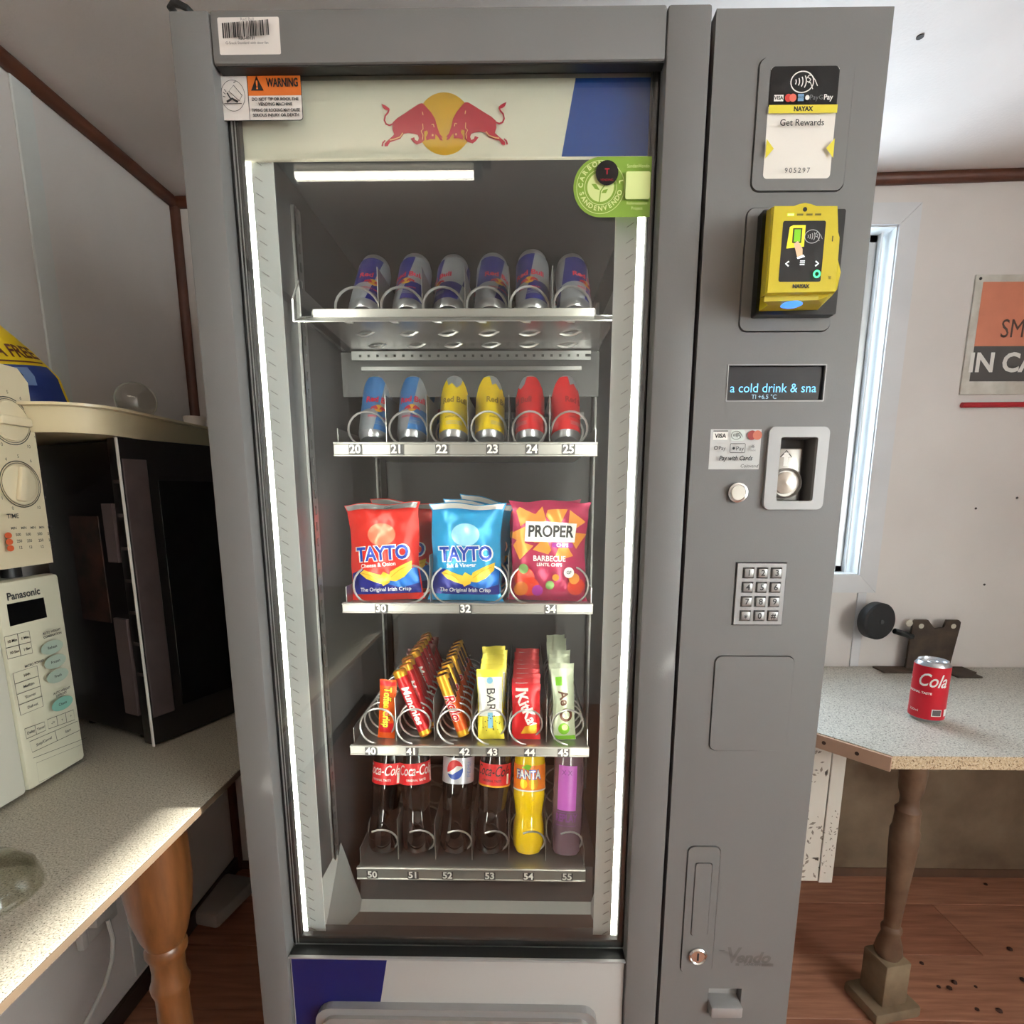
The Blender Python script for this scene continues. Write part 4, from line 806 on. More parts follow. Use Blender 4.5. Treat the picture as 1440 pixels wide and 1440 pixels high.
queue(o, 6, SP4[3]+.002, Y4+.012, .033, Z4+.001, -8, -1, 0, 'white and lemon yellow snack bar reading BAR above number tag 43', 'lemon yellow snack bar queued behind the white-fronted one at number tag 43', .0008)
def drkk(d_, W, H):
    d_.text('KitKat', .0015, .056, .030, M_bw2, bold=.03, rot=-66, wmax=.070); d_.poly([(-.010, .012), (.020, .012), (.022, .030), (-.002, .026)], M_gold); d_.rect(-.020, .004, .092, .098, M_bw2)
o = bar('wafer_bar', '', .054, .106, .006, M_br, drkk, 12)
queue(o, 9, SP4[4]+.0, Y4+.012, .030, Z4+.001, -7, 0, 0, 'red wafer bar with slanting white lettering above number tag 44, front of its row', 'red wafer bar queued behind the front one at number tag 44', .0005, 1)
def drae(d_, W, H):
    d_.text('Ae', .0, .080, .024, M_bch, bold=.03, rot=-80, wmax=.034); d_.circ(.004, .048, .0125, M_bch, n=18); d_.circ(.004, .048, .0075, M_mint, n=14); d_.circ(-.001, .022, .011, M_lime, n=16); d_.circ(.001, .025, .006, foil('bar_pale_lime', (190, 226, 120)), n=12); d_.rect(-W*.47, W*.47, .001, .009, M_lime); d_.rect(-.014, -.002, .104, .120, M_lime)
o = bar('mint_bar', '', .042, .134, .008, M_mint, drae, 14)
queue(o, 9, SP4[5]-.004, Y4+.012, .032, Z4+.001, -8, -2, 0, 'pale green bubbly chocolate bar with brown letters above number tag 45', 'pale green chocolate bar queued behind the front one at number tag 45', .0003)

# bottles on the bottom tray
g5 = 'bottles on the bottom tray'
M_cola = mat('cola', (10, 5, 4), .04, coat=.3); M_pet = mat('cap_black', (20, 20, 20), .4); M_lred = mat('label_red', (214, 28, 36), .4); M_lsil = mat('label_silver', (198, 200, 206), .3, metal=.5); M_lor = mat('label_orange', (244, 132, 24), .4)
BS = 1.15
def bottle(label, prof, liquid, cap, lab, lz0, lz1, lr, draw, cat='bottle'):
    prof = [(r, z*BS) for r, z in prof]; lz0 *= BS; lz1 *= BS
    o = thing('drink_bottle', label, cat, group=g5); H = prof[-1][1]
    MB().lathe(prof, liquid, n=28).build('bottle_body', o, True)
    MB().lathe([(0, H-.001), (.0142, H-.001), (.0142, H+.011), (.0125, H+.013), (0, H+.013)], cap, n=20).build('cap', o, True)
    if lab: MB().lathe([(lr-.0004, lz0), (lr, lz0), (lr, lz1), (lr-.0004, lz1)], lab, n=32).build('label_band', o, True)
    if draw:
        c_ = cyl(lr); dd = Decal(lambda u, v, h: c_(u, v*BS, h), .0002, .005); draw(dd); dd.build('label_print', o, True)
    return o
r0 = .0305
PCOLA = [(0, .004), (.016, .002), (.024, 0), (.029, .008), (r0, .022), (.0295, .045), (.0268, .066), (.0262, .078), (.0285, .096), (.0305, .112), (.0308, .122), (.0308, .156), (.0285, .172), (.021, .188), (.0150, .193), (.0135, .195), (.0135, .198)]
PPEP = [(0, .004), (.016, .002), (.024, 0), (.029, .008), (r0, .022), (.0288, .040), (.0272, .058), (.0285, .074), (.0300, .092), (.0308, .112), (.0308, .166), (.0275, .180), (.020, .192), (.0150, .195), (.0135, .196), (.0135, .198)]
PFAN = [(0, .004), (.016, .002), (.024, 0), (.030, .010), (.0318, .030), (.0300, .048), (.0262, .062), (.0285, .078), (.0312, .094), (.0312, .102), (.0308, .106), (.0308, .150), (.0295, .165), (.022, .186), (.0150, .194), (.0135, .196), (.0135, .198)]
PPUR = [(0, .004), (.022, .001), (.027, 0), (.0300, .006), (.0305, .05), (.0305, .15), (.0295, .166), (.024, .182), (.016, .193), (.0140, .196), (.0140, .198)]
def drc(dd, m, t_='Coca-Cola', u=0): dd.text(t_, u, .1395, .0245, m, bold=.01, shear=.35, wmax=.074); dd.text('ORIGINAL TASTE', u, .1238, .0052, m, bold=.02); dd.rect(.032+u, .038+u, .118, .135, M_bw2)
def drp(dd):
    dd.circ(0, .142, .0172, M_bw2, n=28)
    dd.poly([(0+.0165*math.cos(R(a)), .142+.0165*math.sin(R(a))) for a in range(20, 201, 12)]+[(-.004, .142), (.004, .149)], mat('globe_red', (206, 40, 44), .4)); dd.poly([(.0165*math.cos(R(a)), .142+.0165*math.sin(R(a))) for a in range(205, 376, 12)]+[(.006, .140), (-.004, .134)], mat('globe_blue', (20, 70, 160), .4))
    dd.text('PEPSI', .030, .142, .012, mat('pale_blue_text', (130, 160, 206), .4), rot=90)
def drz(dd): drc(dd, M_ink); dd.rect(-.095, .095, .1135, .1165, M_gold)
def drf(dd):
    dd.circ(.010, .120, .010, M_gold, n=14); dd.circ(-.010, .119, .008, M_ty, n=12); dd.poly([(-.014, .146), (-.004, .152), (.006, .150), (0, .142)], M_lime); dd.text('FANTA', -.001, .134, .0195, M_tay, bold=.09, wmax=.052); dd.text('FANTA', -.001, .134, .0195, M_bw2, bold=.03, wmax=.050); dd.rect(-.096, .096, .1065, .109, M_bw2)
def drv(dd):
    dd.rect(-.019, .019, .075, .150, mat('purple_print', (176, 84, 176), .35)); dd.text('REPLAY', 0, .062, .0175, mat('purple_dark_print', (110, 40, 120), .4), bold=.03, wmax=.044); dd.text('X X', -.001, .138, .012, MATS['purple_dark_print']); dd.stroke([(-.02, .050), (.02, .050)], .001, MATS['purple_dark_print']); dd.stroke([(-.02, .072), (.02, .072)], .001, MATS['purple_dark_print'])
XQ = [at(px, 1150, YT+.05).x for px in (536, 586, 639, 689, 743, 797)]; YB = YT+.056; ZB = Z5+.0060
bo = bottle('dark cola bottle with red label above number tag 50', PCOLA, M_cola, M_lred, M_lred, .116, .152, .0313, lambda d_: drc(d_, M_bw2)); put(bo, XQ[0], YB, ZB, -13, 0, -14)
put(dup(bo, (0, 0, 0), (0, 0, 0), 'dark cola bottle with red label above number tag 51', g5), XQ[1], YB, ZB, -13, 0, 14)
bo = bottle('dark cola bottle with silver label and round tricolour emblem above number tag 52', PPEP, M_cola, mat('cap_blue', (30, 60, 150), .4), M_lsil, .118, .162, .0313, drp); put(bo, XQ[2], YB, ZB, -13, 0, -8)
bo = bottle('dark cola bottle with black script on a red label above number tag 53', PCOLA, M_cola, M_pet, M_lred, .116, .152, .0313, drz); put(bo, XQ[3], YB, ZB, -13, 1, -10)
bo = bottle('yellow orangeade bottle with orange label above number tag 54', PFAN, mat('orangeade', (236, 196, 12), .1, coat=.5), M_lor, M_lor, .108, .150, .0314, drf); put(bo, XQ[4], YB, ZB, -13, 0, -4)
bo = bottle('clear bottle with purple print and dark drink above number tag 55', PPUR, mat('dark_drink', (96, 76, 88), .1, coat=.5), M_pet, None, 0, 0, .0306, drv); put(bo, XQ[5], YB, ZB, -13, 0, -10)

# ================================================================ left: worktop with appliances
CT = .80
wt = thing('worktop', 'speckled beige laminate worktop along the wall beside the machine', 'worktop', (-.67, -.3, 0))
MB().box(WL+.006, -.424, -1.75, .94, CT-.012, CT, M_worktop, .0015).build('board', wt)
MB().box(-.424, -.4225, -1.75, .94, CT-.010, CT-.001, mat('edge_strip', (84, 68, 52), .6, var=.2), .0005, seg=1).build('edge_strip', wt)
M_pine = mat('varnished_pine', (122, 76, 40), .35, var=.25, vscale=12, stretch=(6, 6, 1), coat=.3)
LP = [(0, .0), (.030, 0), (.030, .05), (.020, .12), (.024, .30), (.0215, .46), (.0212, .505), (.0245, .516), (.0255, .524), (.0225, .533), (.021, .545), (.022, .565), (.0265, .575), (.0268, .582), (.0235, .588), (.030, .605), (.038, .64), (.042, .68), (.041, .74), (.038, .787), (0, .787)]
for x, y in ((-.5, .01), (-.5, -1.3)): MB().lathe(LP, M_pine, (x, y, 0), 24).build('leg', wt)
MB().box(-.90, -.86, -1.7, .9, CT-.07, CT-.0125, M_raw).build('wall_batten', wt)

M_mw = mat('microwave_cream', (205, 200, 176), .42, var=.02); M_mwd = mat('microwave_white', (214, 210, 194), .42); M_mline = mat('panel_line', (70, 70, 66), .6); M_mink = mat('panel_ink', (50, 50, 50), .6); M_oval = mat('panel_oval', (158, 172, 156), .5); M_oval2 = mat('panel_oval_teal', (120, 166, 150), .5)
XP = -.673
mw = thing('microwave', 'cream microwave oven with printed touch panel standing on the worktop under the dial one', 'microwave', (-.80, -.1, CT))
def yz(px, py, X=XP): p = atX(px, py, X); return (p.y, p.z)
MB().box(-.922, XP-.022, -.34, .122, CT+.006, 1.086, M_mw, .006).build('case', mw)
MB().box(XP-.022, XP, .0265, .1265, CT+.004, 1.092, M_mw, .006).build('control_face', mw)
dr_ = MB().box(XP-.022, XP, -.34, .0245, CT+.004, 1.092, M_mwd, .006).build('door', mw)
MB().prism(rrect(-.30, -.02, CT+.05, 1.05, .01), XP, XP+.001, M_blk, 'x').build('door_window', dr_)
for x, y in ((-.70, -.3), (-.70, .09), (-.88, -.3), (-.88, .09)): MB().lathe([(0, 0), (.012, 0), (.012, .007), (0, .007)], M_rub, (x, y, CT), 12).build('foot', mw)
d = Decal(side(XP), .0003)
def quad(*pp): return [yz(*p) for p in pp]
def sq(y0, y1, z0, z1, m, r=0): d.rect(y0, y1, z0, z1, m, r)
d.poly(quad((9, 850), (61, 840), (66, 868), (14, 881)), M_blk)
a = yz(33, 836); d.text('Panasonic', a[0], a[1]+.0005, .0135, M_mink, bold=.03, wmax=.050)
def grid2(p, n, m, texts):
    # p: four pixel corners tl tr br bl ; n rows, m columns
    q_ = [Vector((*yz(*x), 0)) for x in p]
    def L(u, v): return tuple(((q_[0]*(1-u)+q_[1]*u)*(1-v)+(q_[3]*(1-u)+q_[2]*u)*v)[:2])
    d.stroke([L(0, 0), L(1, 0), L(1, 1), L(0, 1)], .0008, M_mline, True)
    for i in range(1, n): d.stroke([L(0, i/n), L(1, i/n)], .0008, M_mline)
    for j in range(1, m): d.stroke([L(j/m, 0), L(j/m, 1)], .0008, M_mline)
    k = 0
    for i in range(n):
        for j in range(m):
            c_ = L((j+.5)/m, (i+.5)/n); d.text(texts[k % len(texts)], c_[0], c_[1], .0052, M_mink, bold=.02, wmax=.026); k += 1
grid2(((5, 896), (40, 887), (45, 918), (10, 927)), 2, 2, ['10 Min', '1 Min', '10 Sec', '1 Sec'])
grid2(((15, 947), (49, 936), (58, 993), (26, 1006)), 4, 1, ['High', 'Medium', 'Simmer', 'Defrost'])
grid2(((29, 1025), (57, 1015), (59, 1027), (32, 1039)), 1, 2, ['Delay', 'Timer']); grid2(((60, 1012), (97, 998), (99, 1012), (62, 1025)), 1, 3, ['-/+', 'v', '^']); grid2(((33, 1043), (101, 1014), (104, 1027), (37, 1058)), 1, 2, ['Stop/Cancel', 'Start'])
for px, py, t_, m_ in ((64, 910, 'Reheat', M_oval), (68, 930, 'Frozen', M_oval), (71, 950, 'Fresh', M_oval), (77, 989, 'Chaos', M_oval2)):
    c_ = yz(px, py); d.circ(c_[0], c_[1], .0185, m_, rz=.0095); d.text(t_, c_[0], c_[1], .0055, M_mink, bold=.02)
for px, py, t_ in ((61, 888, 'AUTO WEIGHT'), (62, 893, 'COMBINATION'), (75, 971, 'AUTO WEIGHT'), (74, 976, 'DEFROST'), (35, 933, 'MICRO POWER')): c_ = yz(px, py); d.text(t_, c_[0], c_[1], .0045, M_mink, bold=.03, wmax=.03)
d.stroke(quad((33, 1066), (110, 1037)), .0007, M_mline); d.stroke(quad((37, 1073), (104, 1046), (109, 1068), (41, 1100)), .0004, M_mline, True)
d.build('panel_print', mw)

cm = thing('microwave', 'older beige microwave oven with two round dials stacked on the other microwave', 'microwave', (-.80, -.1, 1.094))
MB().box(-.922, XP-.018, -.36, .119, 1.106, 1.364, M_mw, .008).build('case', cm)
M_beige = mat('dial_panel_beige', (214, 200, 168), .42)
MB().prism([(.0, 1.108), (.1195, 1.108), (.1215, 1.352), (.108, 1.368), (.0, 1.370)], XP-.018, XP, M_beige, 'x').build('control_face', cm)
dr_ = MB().box(XP-.018, XP, -.36, -.001, 1.108, 1.370, M_beige, .006).build('door', cm)
MB().prism(rrect(-.33, -.03, 1.14, 1.33, .01), XP, XP+.001, M_blk, 'x').build('door_window', dr_)
for x, y in ((-.70, -.3), (-.70, .08), (-.88, -.3), (-.88, .08)): MB().lathe([(0, 0), (.012, 0), (.012, .0135), (0, .0135)], M_rub, (x, y, 1.0925), 12).build('foot', cm)
d = Decal(side(XP), .0003)
for k, (px, py) in enumerate(((14, 592), (25, 681))):
    c_ = yz(px, py); d.ring(c_[0], c_[1], .0300, .0012, M_mink); d.ring(c_[0], c_[1], .0275, .0008, M_mink)
    for j in range(11): a_ = R(-150+30*j); d.text(str(j), c_[0]+.036*math.sin(a_), c_[1]+.036*math.cos(a_), .006, M_mink)
    kx = Matrix.Translation((XP, c_[0], c_[1])) @ Matrix.Rotation(R(90), 4, 'Y')
    kb = MB().lathe([(0, 0), (.0255, 0), (.0250, .003), (.022, .004), (0, .004)], M_beige, (0, 0, 0), 28, xf=kx).build('dial', cm)
    ang = R(0 if k == 0 else 75)
    MB().box(-.006, .006, -.023, .023, .003, .011, M_beige, .003, xf=Matrix.Translation((XP, c_[0], c_[1])) @ Matrix.Rotation(ang, 4, 'X') @ Matrix.Rotation(R(90), 4, 'Y')).build('dial_grip', cm)
M_dot = mat('orange_dot', (206, 92, 52), .5)
for i, py in enumerate((753, 762, 771)):
    c_ = yz(3, py); d.circ(c_[0], c_[1], .0052, M_dot, rz=.004)
    for px in (17, 31, 47, 61):
        c_ = yz(px, py-1-(px-17)*.04); d.text(('500', '250', '12', '700')[i], c_[0], c_[1], .0052, M_mink, bold=.02)
for px in (6, 20, 33, 45, 57): c_ = yz(px, 743-px*.03); d.text('MIN', c_[0], c_[1], .0045, M_mink, bold=.02)
c_ = yz(3, 726); d.text('TIME', c_[0], c_[1], .008, M_mink, bold=.02); d.build('panel_print', cm)

# tall black appliance turned a little towards the room
BC = Vector((-.597, .171, CT)); ang = R(66.7)
fd = Vector((math.cos(ang), math.sin(ang), 0)); bd = Vector((-math.sin(ang), math.cos(ang), 0))      # along the front, and back from it
XA = Matrix(((fd.x, -bd.x, 0, BC.x), (fd.y, -bd.y, 0, BC.y), (0, 0, 1, BC.z), (0, 0, 0, 1)))              # local: x along the front, -y... depth is negative y
XA = Matrix(((fd.x, bd.x, 0, BC.x), (fd.y, bd.y, 0, BC.y), (0, 0, 1, BC.z), (0, 0, 0, 1)))
ba = thing('countertop_cooler', 'tall glossy black countertop appliance with a dark glass door behind the microwaves', 'appliance', tuple(BC))
M_ba = mat('appliance_black', (20, 17, 18), .28, var=.15, vscale=9); M_bg = mat('appliance_glass', (9, 10, 12), .06); M_bstr = mat('appliance_trim', (96, 84, 84), .3, metal=.4, var=.15, vscale=20)
BHt, BWd, BDp = .486, .40, .235
MB().box(.004, BWd, .028, BDp, .012, BHt-.004, M_ba, .005, xf=XA).build('case', ba)
do = MB().box(0, BWd, 0, .024, .004, BHt, M_ba, .002, xf=XA).build('door', ba)
MB().box(.055, BWd-.05, -.0012, .002, .055, BHt-.06, M_bg, .0005, seg=1, xf=XA).build('door_glass', do)
MB().box(.004, .040, -.002, .002, .05, BHt-.03, M_bstr, .0008, seg=1, xf=XA).build('door_handle_strip', do)
MB().box(-.0022, .0004, -.0026, .0006, .003, BHt, mat('edge_strip_pale', (226, 220, 216), .3), xf=XA).build('door_edge', do)
mb = MB()
for i in range(7): mb.box(-.0012, .0002, .004, .018, .12+.05*i, .125+.05*i, M_bstr, xf=XA)
mb.build('hinge_marks', do)
MB().box(-.001, .006, .030, .062, .05, .21, mat('appliance_patch', (84, 72, 72), .35), xf=XA).build('side_patch', ba); MB().box(-.001, .006, .030, .055, .30, .39, MATS['appliance_patch'], xf=XA).build('side_patch', ba)  # two paler grey rectangles on the side of the appliance
M_sbrown = mat('side_brown', (74, 48, 38), .5, c2=(22, 16, 14), vscale=28)
MB().box(.0025, .006, .075, .15, .20, .37, M_sbrown, xf=XA).build('brown_patch', ba)  # mottled reddish brown rectangle on the side of the appliance
for u, v in ((.03, .06), (BWd-.03, .06), (.03, BDp-.03), (BWd-.03, BDp-.03)): MB().lathe([(0, 0), (.012, 0), (.012, .013), (0, .013)], M_rub, tuple(XA @ Vector((u, v, 0))), 12).build('foot', ba)

# cream plastic tray on top of it
ZT = CT+BHt+.001
tr = thing('plastic_tray', 'cream plastic tray with rounded corners on top of the black appliance', 'tray', (-.74, .34, ZT))
M_tray = mat('tray_cream', (216, 202, 166), .35, coat=.15)
def ro(x0, x1, y0, y1, r, z, n=7): return [(x, y, z) for x, y in rrect(x0, x1, y0, y1, r, n)]
tx0, tx1, ty0, ty1 = -.918, -.583, .108, .60
e = .010
MB().loft([ro(tx0+.02, tx1-.02, ty0+.02, ty1-.02, .045, ZT+.004), ro(tx0+.010, tx1-.010, ty0+.010, ty1-.010, .052, ZT+.006), ro(tx0+.004, tx1-.004, ty0+.004, ty1-.004, .055, ZT+.036), ro(tx0-e, tx1+e, ty0-e, ty1+e, .065, ZT+.0375), ro(tx0-e, tx1+e, ty0-e, ty1+e, .065, ZT+.034), ro(tx0, tx1, ty0, ty1, .056, ZT+.033), ro(tx0+.006, tx1-.006, ty0+.006, ty1-.006, .054, ZT), ro(tx0+.02, tx1-.02, ty0+.02, ty1-.02, .045, ZT)], M_tray, True, caps=True).build('tray_shell', tr)
M_clr = glassmat('clear_plastic', (.88, .88, .84), 1.5, rough=.1)
p = at(192, 566, .26)
gb = thing('clear_saucer', 'round clear plastic saucer leaning up in the cream tray', 'saucer', (p.x, p.y, ZT+.030)); xf = Matrix.Translation((p.x, p.y, p.z+.004)) @ Matrix.Rotation(R(38), 4, 'Z') @ Matrix.Rotation(R(80), 4, 'X')
MB().lathe([(0, .010), (.018, .008), (.0255, .002), (.0275, -.004), (.0290, -.004), (.0290, -.001), (.0265, .004), (.019, .011), (0, .013)], M_clr, (0, 0, 0), 28, xf=xf).build('dome', gb)
MB().tube([tuple(xf @ Vector((.0285*math.cos(i*.2618), .0285*math.sin(i*.2618), -.003))) for i in range(24)], .0012, mat('clear_rim', (176, 176, 164), .3), 6, closed=True).build('rim', gb)
p = at(92, 556, .24); gd = thing('grey_dish', 'flat grey round dish lying in the cream tray', 'dish', (p.x, p.y, ZT+.02)); MB().lathe([(0, .012), (.030, .012), (.036, .006), (.036, 0), (0, 0)], mat('lid_grey', (172, 166, 148), .5), (p.x, p.y, ZT+.032), 28).build('lid_disc', gd)
p = at(273, 582, .46); tu = thing('plastic_tub', 'small milky plastic tub at the far end of the cream tray', 'tub', (p.x, p.y, ZT+.005)); MB().lathe([(0, 0), (.016, 0), (.019, .055), (.020, .055), (.020, .060), (0, .060)], mat('milky_plastic', (206, 196, 188), .4), (p.x, p.y, ZT+.006), 20).build('tub_body', tu)
# yellow and blue bag
M_by = foil('sack_yellow', (226, 190, 24), .4, .05); M_bb = foil('sack_blue', (36, 52, 112), .4, .05); M_bb2 = foil('sack_pale', (110, 130, 170), .4, .05)
bgw, bgh = .20, .20
bp = Vector((-.838, .265, ZT+.006))
bag = thing('food_bag', 'yellow and blue plastic food bag standing in the cream tray behind the dial microwave', 'bag', tuple(bp), (R(-4), R(-10), R(48))); f = wrapper_fn(bgw, bgh, .032, .002, 31, crimp=.02, taper=.75); wrapper(bag, f, M_by)
dd = Decal(wmap(f, bgw, bgh), .0005, .009); dd.rect(-bgw*.48, bgw*.48, .002, .108, M_bb); dd.rect(-.06, .06, .076, .104, M_bb2); dd.circ(.025, .092, .020, mat('sack_badge', (40, 60, 90), .5), rz=.012); dd.text('GLUTEN A FREE', .012, .128, .026, mat('sack_text', (96, 44, 18), .5), bold=.03, wmax=.17); dd.stroke([(-bgw*.47, .113), (bgw*.47, .113)], .0025, MATS['sack_text']); dd.build('bag_print', bag, True)
# clear bowl on the worktop
p = atZ(4, 1262, CT); bw = thing('clear_bowl', 'clear plastic bowl turned over on the worktop near its front edge', 'bowl', (p.x-.02, p.y, CT))
MB().lathe([(.050, .0005), (.049, .006), (.044, .022), (.030, .036), (.012, .041), (0, .042), (0, .040), (.012, .039), (.029, .034), (.042, .021), (.047, .006), (.048, .0005)], M_clr, (p.x-.02, p.y, CT), 32).build('bowl_shell', bw)
# socket, plug and white lead under the worktop
a = atX(137, 1290, WL); so = thing('wall_socket', 'white wall socket under the worktop', 'socket', (WL, a.y, a.z)); M_sw = mat('socket_white', (196, 192, 186), .4)
MB().box(WL, WL+.010, a.y-.04, a.y+.045, a.z-.03, a.z+.055, M_sw, .003).build('plate', so)
a2 = atX(140, 1285, WL+.03); pl = thing('plug', 'white mains plug with its lead hanging from the wall socket', 'plug', (WL+.012, a2.y, a2.z)); MB().box(WL+.0105, WL+.040, a2.y-.022, a2.y+.026, a2.z-.018, a2.z+.028, M_sw, .004).build('plug_body', pl)
MB().box(WL+.0105, WL+.026, a2.y-.046, a2.y-.030, a2.z-.05, a2.z+.004, M_sw, .003).build('adapter', pl)
cp = [atX(x, y, X_) for x, y, X_ in ((152, 1294, -.885), (159, 1320, -.875), (158, 1350, -.87), (148, 1385, -.87), (132, 1418, -.87), (118, 1445, -.87), (108, 1475, -.87))]
MB().tube([tuple(q_) for q_ in cp], .0045, M_sw, 8).build('lead', pl)
p0 = atZ(312, 1262, .03); wb = thing('foam_block', 'pale grey block lying on the floor against the left wall', 'block', (p0.x, p0.y, 0)); MB().box(p0.x-.055, p0.x+.055, p0.y-.085, p0.y+.085, 0, .045, mat('block_grey', (168, 158, 150), .7, var=.08), .012, xf=Matrix.Translation(p0) @ Matrix.Rotation(R(-12), 4, 'Z') @ Matrix.Translation(-p0) @ Matrix.Translation((0, 0, .001))).build('slab', wb)

# ================================================================ right: table, sign, can and iron bracket
TT = .70
tb = thing('side_table', 'speckled grey laminate table with turned legs against the back wall', 'table', (1.2, .66, 0))
MB().prism([(.728, .369), (1.86, .369), (1.86, .952), (.60, .952), (.60, .522)], TT-.028, TT-.001, M_edge, 'z').build('board', tb)
MB().prism([(.7285, .3695), (1.86, .3695), (1.86, .952), (.60, .952), (.60, .5225)], TT-.001, TT, M_worktop2, 'z').build('laminate_top', tb)
p0, p1 = Vector((.728, .369)), Vector((.600, .522)); dv = (p1-p0).normalized(); nv = Vector((-dv.y, dv.x)); nv = nv if nv.x < 0 or nv.y < 0 else -nv
ba_ = MB().prism([tuple(p0), tuple(p1), tuple(p1+nv*.006), tuple(p0+nv*.006)], TT-.032, TT-.002, M_raw, 'z').build('edge_batten', tb)
for t_ in (.30, .62):
    c_ = p0+(p1-p0)*(1-t_ if False else t_); 
    xf = Matrix.Translation((c_.x+nv.x*.0062, c_.y+nv.y*.0062, TT-.016)) @ Matrix.Rotation(math.atan2(nv.y, nv.x), 4, 'Z') @ Matrix.Rotation(R(90), 4, 'Y')
    MB().lathe([(0, 0), (.0042, 0), (.0042, .0006), (0, .0006)], mat('screw_dark', (70, 46, 34), .6), (0, 0, 0), 12, xf=xf).build('screw', tb)
M_oldleg = mat('worn_leg', (122, 96, 74), .6, c2=(92, 66, 48), vscale=18, bump=.3, bscale=90)
RP = [(.0, .135), (.024, .135), (.029, .150), (.026, .170), (.0185, .196), (.0215, .204), (.0215, .212), (.0165, .218), (.0185, .26), (.0235, .34), (.0285, .42), (.0295, .46), (.026, .470), (.0245, .500), (.026, .512), (.019, .522), (.0185, .54), (.024, .56), (.0265, .60), (.0265, .672), (0, .672)]
for lx, ly_ in ((.866, .492), (1.74, .492)):
    lg = MB().lathe(RP, M_oldleg, (lx, ly_, 0), 20).build('leg', tb)
    M_blk2 = mat('worn_leg_base', (142, 124, 98), .7, c2=(112, 92, 70), vscale=14)
    MB().box(lx-.034, lx+.034, ly_-.034, ly_+.034, .028, .138, M_blk2, .005, xf=Matrix.Translation((lx, ly_, 0)) @ Matrix.Rotation(R(12), 4, 'Z') @ Matrix.Translation((-lx, -ly_, 0))).build('foot_block', lg)
    MB().box(lx-.062, lx+.062, ly_-.050, ly_+.050, 0, .030, M_blk2, .008, xf=Matrix.Translation((lx, ly_, 0)) @ Matrix.Rotation(R(12), 4, 'Z') @ Matrix.Translation((-lx, -ly_, 0))).build('foot_plinth', lg)
# patterned panel fixed under the chamfered corner
M_pan = mat('panel_white', (212, 206, 194), .5); M_pat = mat('panel_pattern', (128, 118, 106), .55)
pn = thing('patterned_panel', 'white panel with a grey leaf pattern under the chamfered table corner', 'panel', (.66, .53, .30))
MB().box(.45, .7055, .530, .536, .300, .670, M_pan, .0008, seg=1).build('board', pn); MB().box(.7065, .738, .527, .536, .298, .670, M_pan, .0008, seg=1).build('edge_strip', pn)
dd = Decal(front(.530)); rnd = random.Random(5)
for k in range(260):
    x, z = rnd.uniform(.50, .703), rnd.choice((rnd.uniform(.31, .37), rnd.uniform(.40, .5), rnd.uniform(.55, .66))); a_ = rnd.uniform(0, 6.28); l_ = rnd.uniform(.005, .017)
    dd.lay = 0; dd.poly([(x, z), (x+l_*.5*math.cos(a_+.45), z+l_*.5*math.sin(a_+.45)), (x+l_*math.cos(a_), z+l_*math.sin(a_)), (x+l_*.5*math.cos(a_-.45), z+l_*.5*math.sin(a_-.45))], M_pat)
tag(dd.build('leaf_print', pn), kind='stuff')
dd = Decal(front(.527))
for k in range(34):
    x, z = rnd.uniform(.709, .735), rnd.uniform(.31, .5); a_ = rnd.uniform(0, 6.28); l_ = rnd.uniform(.004, .008); dd.lay = 0
    dd.poly([(x, z), (x+l_*.5*math.cos(a_+.45), z+l_*.5*math.sin(a_+.45)), (x+l_*math.cos(a_), z+l_*math.sin(a_)), (x+l_*.5*math.cos(a_-.45), z+l_*.5*math.sin(a_-.45))], M_pat)
tag(dd.build('leaf_print', pn), kind='stuff')
# cola can on the table
p = atZ(1301, 1010, TT); cc = thing('drink_can', 'red cola can with white script standing on the speckled table', 'can', (p.x, p.y, TT)); cr, chh = .0345, .140
MB().lathe([(0, .006), (.022, .004), (.0255, 0), (.027, .001), (cr, .009), (cr, chh-.010), (.0285, chh-.002), (.029, chh), (.0275, chh), (.0265, chh-.005), (0, chh-.005)], M_tin, n=36).build('can_shell', cc, True)
MB().tube([(.010*math.cos(i*.524), .010*math.sin(i*.524)-.004, chh-.004) for i in range(12)], .0016, M_tin, 6, closed=True).build('ring_pull', cc, True)
dd = Decal(cyl(cr), .0002, .007); C = math.pi*cr; dd.rect(-C, C, .0088, chh-.0102, mat('cola_red', (206, 22, 44), .35, metal=.2)); u0 = -.008
dd.text('Cola', .004, .098, .042, WHITE, bold=.012, shear=.35, wide=.72); dd.text('Coca-', -.082, .098, .042, WHITE, bold=.012, shear=.35, wide=.72); dd.text('ORIGINAL TASTE', u0-.012, .069, .0068, WHITE, bold=.03); dd.rect(.010, .030, .018, .034, WHITE); dd.rect(.0115, .0285, .0195, .0325, mat('can_grey', (100, 90, 90), .5)); dd.rect(.036, .046, .018, .034, WHITE); dd.text('330ml', -.024, .026, .008, WHITE); dd.build('can_print', cc, True)
cc.rotation_euler = (0, 0, R(-38))
